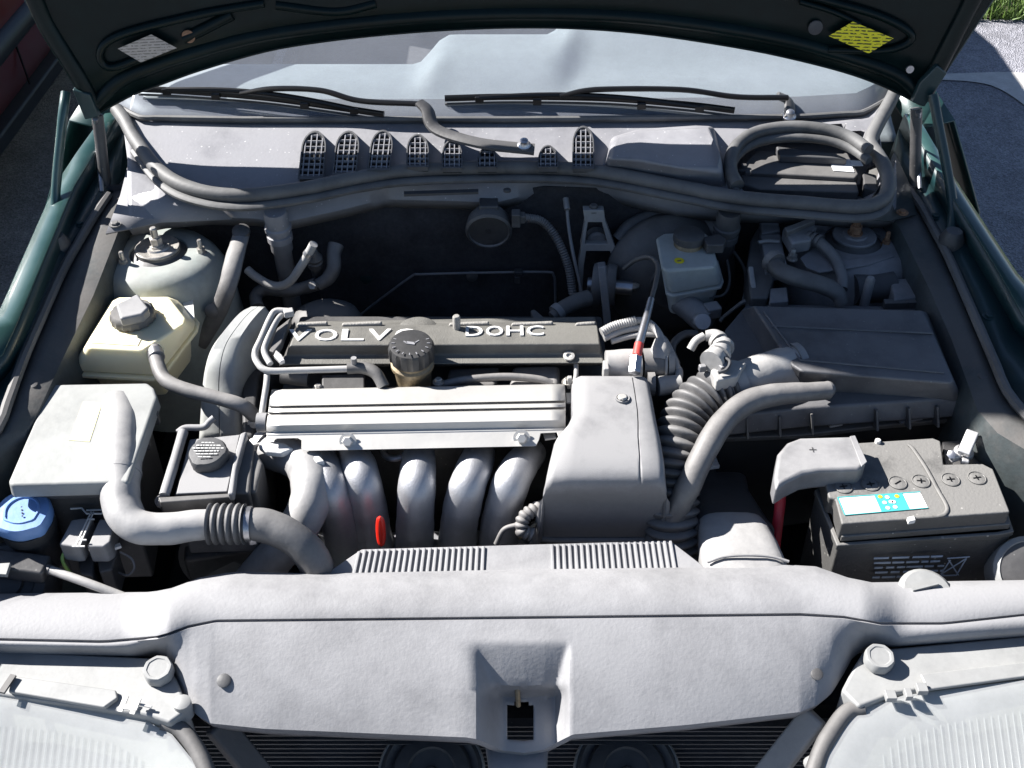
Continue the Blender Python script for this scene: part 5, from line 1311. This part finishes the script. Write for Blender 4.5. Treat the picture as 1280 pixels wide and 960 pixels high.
def brake_reservoir():
    t = thing('brake_reservoir', 'milky brake fluid reservoir with dark cap and yellow dot', 'reservoir', P(862, 380, .74))
    top = PL([(819, 297), (830, 291), (878, 289), (886, 294), (896, 325), (893, 334), (832, 338), (826, 334)], .872)
    mid = PL([(824, 335), (822, 305), (832, 296), (884, 294), (893, 310), (901, 350), (900, 356), (840, 366), (834, 362)], .830)
    n = 10
    mid = PL([(826, 318), (832, 312), (884, 310), (894, 316), (903, 350), (900, 357), (842, 368), (834, 364)], .826)
    c = sum(mid, V())/8
    add('shell', prism(top, mid), MT['brake_tank'], t, bevel=.008, seg=4)
    add('seam', prism([c+(p-c)*1.05 for p in mid], [c+(p-c)*1.05+V((0, 0, -.006)) for p in mid]), MT['brake_tank'], t, bevel=.002)
    add('lower_shell', prism([c+(p-c)*.93+V((0, 0, -.005)) for p in mid], [c+(p-c)*.8+V((0, 0, -.05)) for p in mid]), MT['brake_tank'], t, bevel=.006)
    cc = P(860, 306, .872)
    add('neck', lathe([(.022, -.003), (.022, .006), (.020, .010)], cc, segs=28), MT['brass'], t)
    cap = add('cap', lathe([(.0235, .008), (.0245, .012), (.0235, .020), (.020, .0215)], cc, segs=32), MT['black'], t)
    add('level_sensor', slab([(878, 296), (898, 292), (908, 298), (905, 306), (884, 306)], .890, .016), MT['black'], cap, bevel=.002)
    s = add('sticker', lathe([(.0075, 0), (.0075, .0008)], P(849, 326, .8725), segs=20), MT['yellow'], t)
    add('sticker_mark', box(P(849, 326, .8738), (.006, .003, .0006), .4), MT['brass'], s)
    m = thing('brake_cylinder', 'dull aluminium brake master cylinder below the milky reservoir', 'brake cylinder', P(870, 400, .72))
    add('cylinder', tube(PL([(850, 376, .795), (865, 388, .79), (884, 404, .785)]), .020, 20), MT['cover'], m)
    add('end_plug', lathe([(.0135, -.012), (.0135, .006), (.012, .008)], P(877, 402, .802), V((.1, -.8, .6)), 24), MT['cast'], m)
    add('port', box(P(890, 388, .80), (.024, .022, .020), .3), MT['cover'], m, bevel=.003)
    add('pipe', tube(PL([(886, 372, .80), (905, 368, .80), (912, 350, .81), (908, 320, .83), (904, 300, .84)]), .0022, 8), MT['black_dusty'], m)
    add('pipe', tube(PL([(900, 402, .80), (905, 396, .805), (925, 380, .83), (932, 376, .835)]), .003, 8), MT['black_dusty'], m)
    add('pipe', tube(PL([(914, 310, .83), (930, 335, .81), (932, 360, .80), (928, 380, .79)]), .0026, 8), MT['black_dusty'], m)
    b = thing('brake_booster', 'large round black brake booster behind the reservoir', 'brake booster', P(838, 330, .68))
    bc = P(838, 345, Y=.735)
    add('shell', lathe([(.05, -.05), (.098, -.045), (.105, -.01), (.108, .0), (.105, .008), (.094, .022), (.070, .036), (.04, .040), (.038, .046)], bc, V((0, -1, .18)), 48), MT['black_dusty'], b)
    add('vacuum_hose', tube(PL([(772, 300, .82), (790, 281, .84), (820, 270, .85), (855, 274, .85), (890, 284, .85), (904, 296, .85)]), .0115, 16), MT['rubber'], b)
brake_reservoir()

def torque_mount():
    t = thing('engine_stay_bracket', 'grey A-shaped engine stay bracket on the firewall', 'bracket', P(745, 360, .74))
    Y0 = .745
    def q(pts, y): return [P(a, b, Y=y) for a, b in pts]
    outl = [(733, 264), (753, 264), (758, 276), (778, 335), (776, 348), (768, 334), (760, 314), (736, 314), (727, 330), (726, 368), (723, 368), (722, 330)]
    legs = [[(729, 263), (755, 263), (757, 278), (731, 278)], [(731, 278), (735, 277), (731, 306), (726, 308)], [(752, 277), (757, 277), (768, 306), (760, 306)], [(726, 305), (768, 305), (770, 314), (726, 314)], [(726, 313), (733, 313), (730, 332), (728, 368), (724, 368), (723, 330)], [(762, 313), (770, 313), (779, 342), (779, 352), (774, 346)]]
    parts = []
    for l in legs:
        fr = q(l, Y0); parts.append(prism(fr, [p+V((0, .018, -.002)) for p in fr]))
    add('frame', join(*parts), MT['hose_light'], t, smooth=0, bevel=.0012)
    add('rubber_block', lathe([(.017, 0), (.017, .02), (.013, .024)], P(745, 295, Y=Y0+.035), V((0, -1, .1)), 24), MT['cover'], t)
    bolt(t, P(742, 260, Y=Y0+.01)+V((0, 0, -.004)), .007, .010, mat=MT['black_dusty'])
    m = thing('engine_stay', 'round rubber engine stay bush with vertical steel link', 'engine mount', P(756, 380, .74))
    c = P(756, 357, Y=.70)
    add('bush', lathe([(.034, -.020), (.036, -.016), (.036, -.004), (.033, -.002), (.033, .002), (.036, .004), (.036, .014), (.034, .018)], c, V((1, -.15, 0)), 36), MT['rubber'], m)
    add('sleeve', lathe([(.012, -.028), (.012, .045)], c, V((1, -.15, 0)), 18), MT['steel'], m)
    add('link', bar(P(752, 330, Y=.655), P(760, 412, Y=.63), .012, .022, V((0, 1, 0))), MT['tower_dark'], m, bevel=.002)
    add('nut', lathe([(.008, 0), (.008, .012), (.005, .018)], P(785, 357, Y=.70), V((1, 0, 0)), 6), MT['bolt'], m)
    h = thing('horn_unit', 'round black siren under the cowl edge', 'siren', P(611, 300, .78))
    hc = P(611, 288, Y=.735); ax = V((0, -.72, -.35))
    ax = V((0, -.97, -.22))
    add('body', lathe([(.026, -.035), (.034, -.022), (.0375, -.004), (.0375, .002), (.034, .005), (.0335, .002), (.026, -.002), (.012, -.006), (.0085, -.006), (.008, .000), (.006, .002)], hc, ax, 44), MT['black_dusty'], h)
    add('rim', lathe([(.0315, .002), (.033, .0045), (.0345, .002)], hc, ax, 44), MT['hose_grey'], h)
    add('bracket', box(hc+V((0, .02, .035)), (.03, .03, .012)), MT['black'], h, bevel=.002)
    add('plug', join(box(P(645, 273, Y=.735), (.014, .02, .024)), box(P(652, 272, Y=.735), (.012, .016, .014))), MT['black_dusty'], h, bevel=.002)
    w_ = thing('wiring_loom', 'thin corrugated wiring loom hanging from the siren', 'cable', P(718, 370, .72))
    add('sleeve', corr(PL([(654, 272, .862), (676, 276, .85), (692, 292, .83), (704, 315, .805), (712, 340, .775), (716, 368, .74)]), .0068, .0042, .10, 12, .0008), MT['hose_grey'], w_)
    add('cable', tube(PL([(708, 250, .885), (711, 285, .85), (717, 320, .815), (724, 350, .78), (728, 372, .75)]), .0028, 8), MT['cover'], w_)
    add('cable_end', tube(PL([(707, 248, .887), (709, 262, .876)]), .005, 10), MT['cover'], w_)
    o = thing('vent_elbow', 'short black rubber elbow hose behind the valve cover', 'hose', P(712, 395, .78))
    add('hose', tube(PL([(690, 396, .80), (700, 388, .805), (718, 378, .81), (736, 372, .81)]), [.008, .012, .0125, .0125], 16), MT['black_dusty'], o)
    add('clamp', tube(PL([(694, 392, .803), (700, 387, .806)]), .0135, 16), MT['cover'], o)
    add('flange', slab([(663, 388), (668, 386), (682, 398), (690, 396), (694, 402), (668, 402)], .815, .01), MT['black_dusty'], o, bevel=.002)
torque_mount()

def drains():
    for side, x, m, lab in ((0, 346, 'cowl', 'grey cowl drain tube beside the strut tower dome'), (1, 912, 'cowl_dark', 'dark cowl drain tube beside the brake reservoir')):
        t = thing('cowl_drain', lab, 'drain tube', P(x, 300, .80), 'cowl drain tubes')
        dx = 0 if side == 0 else -2
        y0 = P(x, 268, .905).y
        def q(v, z): p = P(x, v, z); return p
        base = P(x+dx, 276, .896)
        add('spout', lathe([(.0165, .018), (.0185, .012), (.0185, -.008), (.021, -.010), (.021, -.016), (.0185, -.017), (.0175, -.024)], base, V((0, -.1, 1)), 28), MT[m], t)
        add('clamp', lathe([(.0185, -.024), (.0200, -.025), (.0200, -.036), (.0185, -.037)], base, V((0, -.1, 1)), 28), MT[m], t)
        add('tube', lathe([(.0175, -.037), (.0175, -.055), (.0145, -.062), (.0145, -.26)], base, V((0, -.1, 1)), 24), MT['cover'] if side == 0 else MT['black'], t)
drains()

def left_rear():
    t = thing('vertical_brace', 'dark slanting brace between strut tower and firewall', 'brace', P(285, 400, .72))
    add('bar', tube(PL([(302, 292, .875), (294, 320, .868), (284, 360, .835), (270, 395, .79), (250, 430, .74)]), [.013, .0145, .0145, .0135, .0125], 14, flat=.55), MT['hose_grey'], t)
    add('bar_end', lathe([(.014, 0), (.014, .006), (.006, .010)], P(302, 291, .878), V((0, -.3, 1)), 18), MT['black'], t)
    add('pivot', lathe([(.010, 0), (.012, .006), (.006, .010)], P(266, 388, .80), V((.2, -.9, .4)), 18), MT['black_dusty'], t)
    h = thing('heater_hose', 'thin pale heater hose with a lit bend behind the timing cover', 'hose', P(350, 355, .76))
    add('hose', tube(PL([(309, 337, .815), (320, 346, .808), (338, 356, .80), (352, 357, .802), (364, 350, .815), (374, 336, .838), (384, 320, .862), (392, 305, .885)]), .0068, 14), MT['hose_light'], h)
    add('clamp', tube(PL([(384, 319, .863), (387, 315, .869)]), .0078, 14), MT['steel'], h)
    g = thing('heater_valve', 'dark heater pipes and fittings on the firewall', 'fitting', P(400, 340, .74))
    add('hose', tube(PL([(322, 385, .76), (320, 370, .765), (332, 362, .77), (360, 364, .775), (380, 360, .78), (396, 355, .79)]), .0105, 14), MT['rubber'], g)
    add('fitting', lathe([(.009, -.05), (.009, -.02), (.013, -.018), (.013, -.008), (.011, -.006), (.013, 0), (.009, .006), (.006, .016)], P(393, 322, .83), V((0, -.2, 1)), 18), MT['black_dusty'], g)
    add('elbow', tube(PL([(398, 356, .79), (410, 348, .80), (417, 335, .815), (417, 318, .83), (420, 306, .84)]), [.010, .011, .0115, .0115, .013], 16), MT['rubber'], g)
    add('nut', lathe([(.007, 0), (.007, .008)], P(393, 357, .795), V((-.3, -.7, .6)), 6), MT['bolt'], g)
    p = thing('exhaust_shield', 'dark domed heat shield behind the valve cover end', 'heat shield', P(405, 395, .70))
    rings = []
    for r, hh in ((.062, -.06), (.060, -.02), (.05, .0), (.03, .012), (.006, .015)):
        rings.append([P(408, 392, .765)+V((math.cos(k*.2618)*r*1.0, math.sin(k*.2618)*r*.8, hh)) for k in range(24)])
    add('dome', loft(rings), MT['black_dusty'], p, smooth=60)
left_rear()

def ignition():
    t = thing('distributor', 'dusty grey distributor at the end of the valve cover', 'distributor', P(800, 470, .79))
    ax = V((1, 0, 0))
    add('body', tube(PL([(758, 458, .845), (800, 456, .845)]), .0225, 24), MT['hose_light'], t)
    add('cap', tube(PL([(803, 455, .845), (828, 454, .845)]), .0215, 24), MT['hose_grey'], t)
    add('rim', tube(PL([(829, 454, .845), (832, 454, .845)]), .0235, 24), MT['hose_light'], t)
    add('end', tube(PL([(834, 455, .845), (842, 455, .845)]), [.0195, .016], 24), MT['hose_light'], t)
    add('ear', box(P(757, 464, .85), (.008, .02, .024)), MT['hose_light'], t, bevel=.002)
    add('boot', tube(PL([(826, 426, .868), (825, 440, .862), (824, 450, .855)]), [.009, .014, .014], 16), MT['hose_light'], t)
    add('lower_tube', tube(PL([(822, 483, .835), (850, 480, .835)]), .0135, 18), MT['hose_light'], t)
    add('collar', tube(PL([(809, 480, .835), (818, 480, .835)]), .0165, 18), MT['hose_grey'], t)
    add('fitting', tube(PL([(844, 458, .845), (849, 465, .843), (847, 480, .838)]), .0055, 12), MT['hose_light'], t)
    for pts, r, lab in (([(752, 416, .868), (768, 408, .873), (795, 401, .877), (812, 404, .876), (824, 418, .872), (827, 432, .866)], .0052, 'ignition lead with ribbed sleeve arching highest'),
                   ([(755, 423, .862), (780, 413, .868), (806, 410, .870), (822, 416, .868), (834, 436, .860), (836, 450, .855)], .0048, 'ignition lead arching in the middle of the bunch'),
                   ([(764, 427, .858), (790, 420, .862), (814, 418, .864), (830, 424, .86), (842, 446, .852), (848, 462, .846)], .0042, 'ignition lead running lowest of the bunch')):
        l = thing('ignition_lead', lab, 'cable', P(*pts[0]))
        add('lead', tube(PL(pts), r, 12, n=8), MT['hose_light'], l)
        if r > .005: add('ribbed_sleeve', corr(PL(pts[:3]), .0068, .0034, .08, 12, .0007), MT['hose_light'], l)
    d = thing('oil_tube', 'slim grey tube with red collar beside the brake reservoir', 'tube', P(796, 465, .85))
    add('upper_cable', tube(PL([(780, 336, .86), (795, 325, .88), (812, 322, .895), (822, 332, .90), (820, 352, .90), (813, 378, .897), (810, 388, .895)]), .0036, 10), MT['black'], d)
    add('sleeve', tube(PL([(814, 374, .898), (806, 405, .893), (799, 430, .886)]), [.0048, .0055, .006], 14), MT['steel'], d)
    add('collar', tube(PL([(799, 430, .886), (796, 445, .88)]), .0064, 14), MT['red_dull'], d)
    add('nut', tube(PL([(795.5, 446, .88), (793, 466, .868)]), .0088, 6), MT['steel'], d)
    # black hose loop between distributor and brake cylinder
    l = thing('vacuum_hose', 'black vacuum hose looping beside the distributor leads', 'hose', P(845, 440, .80))
    add('hose', tube(PL([(846, 456, .83), (840, 440, .835), (843, 428, .84), (856, 418, .845), (872, 418, .845)]), .0058, 12), MT['black'], l)
ignition()

def right_cluster():
    t = thing('relay_rail', 'grey fuse and relay rail beside the brake reservoir', 'relay rail', P(955, 340, .74))
    add('rail', slab([(946, 285), (975, 281), (978, 300), (968, 345), (960, 372), (938, 372), (934, 330), (938, 300)], .842, .05), MT['black_dusty'], t, bevel=.004)
    add('relay', slab([(950, 272), (972, 270), (976, 288), (952, 292)], .862, .04), MT['cover'], t, bevel=.003)
    add('relay', slab([(950, 293), (976, 292), (984, 330), (958, 333)], .858, .03), MT['cover'], t, bevel=.003)
    add('loop', tube(PL([(948, 303, .862), (960, 301, .863), (974, 302, .862)]), .003, 8), MT['hose_light'], t)
    add('strip', bar(P(938, 335, .85), P(944, 378, .83), .008, .01), MT['hose_light'], t, bevel=.002)
    add('socket', slab([(962, 360), (984, 358), (986, 376), (962, 378)], .84, .04), MT['cover'], t, bevel=.003)
    d = thing('loom_duct', 'grey moulded loom duct dropping behind the air box', 'duct', P(1010, 370, .76))
    add('duct', tube(PL([(966, 326, .868), (974, 338, .869), (998, 348, .866), (1026, 356, .86), (1046, 366, .85), (1052, 380, .835)]), [.013, .0150, .0155, .0155, .0145, .012], 18, flat=.8), MT['black_dusty'], d)
    add('collar', tube(PL([(964, 325, .868), (970, 330, .868)]), .0175, 18), MT['hose_grey'], d)
    p = thing('abs_connector', 'large wiring plug in front of the grimy strut tower', 'connector', P(1010, 310, .80))
    add('body', slab([(978, 285), (1016, 270), (1021, 284), (1014, 300), (990, 304)], .882, .022), MT['cover'], p, bevel=.004)
    add('latch', slab([(980, 284), (1018, 270), (1019, 276), (984, 290)], .890, .012), MT['hose_grey'], p, bevel=.002)
    add('cable', tube(PL([(1008, 296, .874), (1024, 304, .872), (1042, 322, .866), (1052, 345, .855), (1052, 362, .845)]), [.011, .0098, .0092, .009, .009], 16), MT['rubber'], p)
    for k in range(3):
        add('ring', tube(PL([(1010+k*6, 297+k*2, .874), (1013+k*6, 298.5+k*2, .8738)]), .0120, 16), MT['rubber'], p)
    stud(p, P(990, 324, .855), .004, .018)
    m = thing('abs_pump', 'dark small pump unit behind the air box', 'pump', P(1100, 370, .76))
    add('motor', tube(PL([(1066, 362, .825), (1115, 358, .825)]), .024, 22), MT['cowl_dark'], m)
    add('block', slab([(1112, 348), (1152, 346), (1160, 370), (1118, 374)], .842, .05), MT['tower_dark'], m, bevel=.004)
    add('bracket', slab([(1104, 373), (1164, 371), (1168, 377), (1106, 379)], .838, .022), MT['black_dusty'], m, bevel=.002)
    add('post', lathe([(.007, -.03), (.007, .018), (.005, .022)], P(1085, 362, .852), segs=14), MT['cover'], m)
right_cluster()
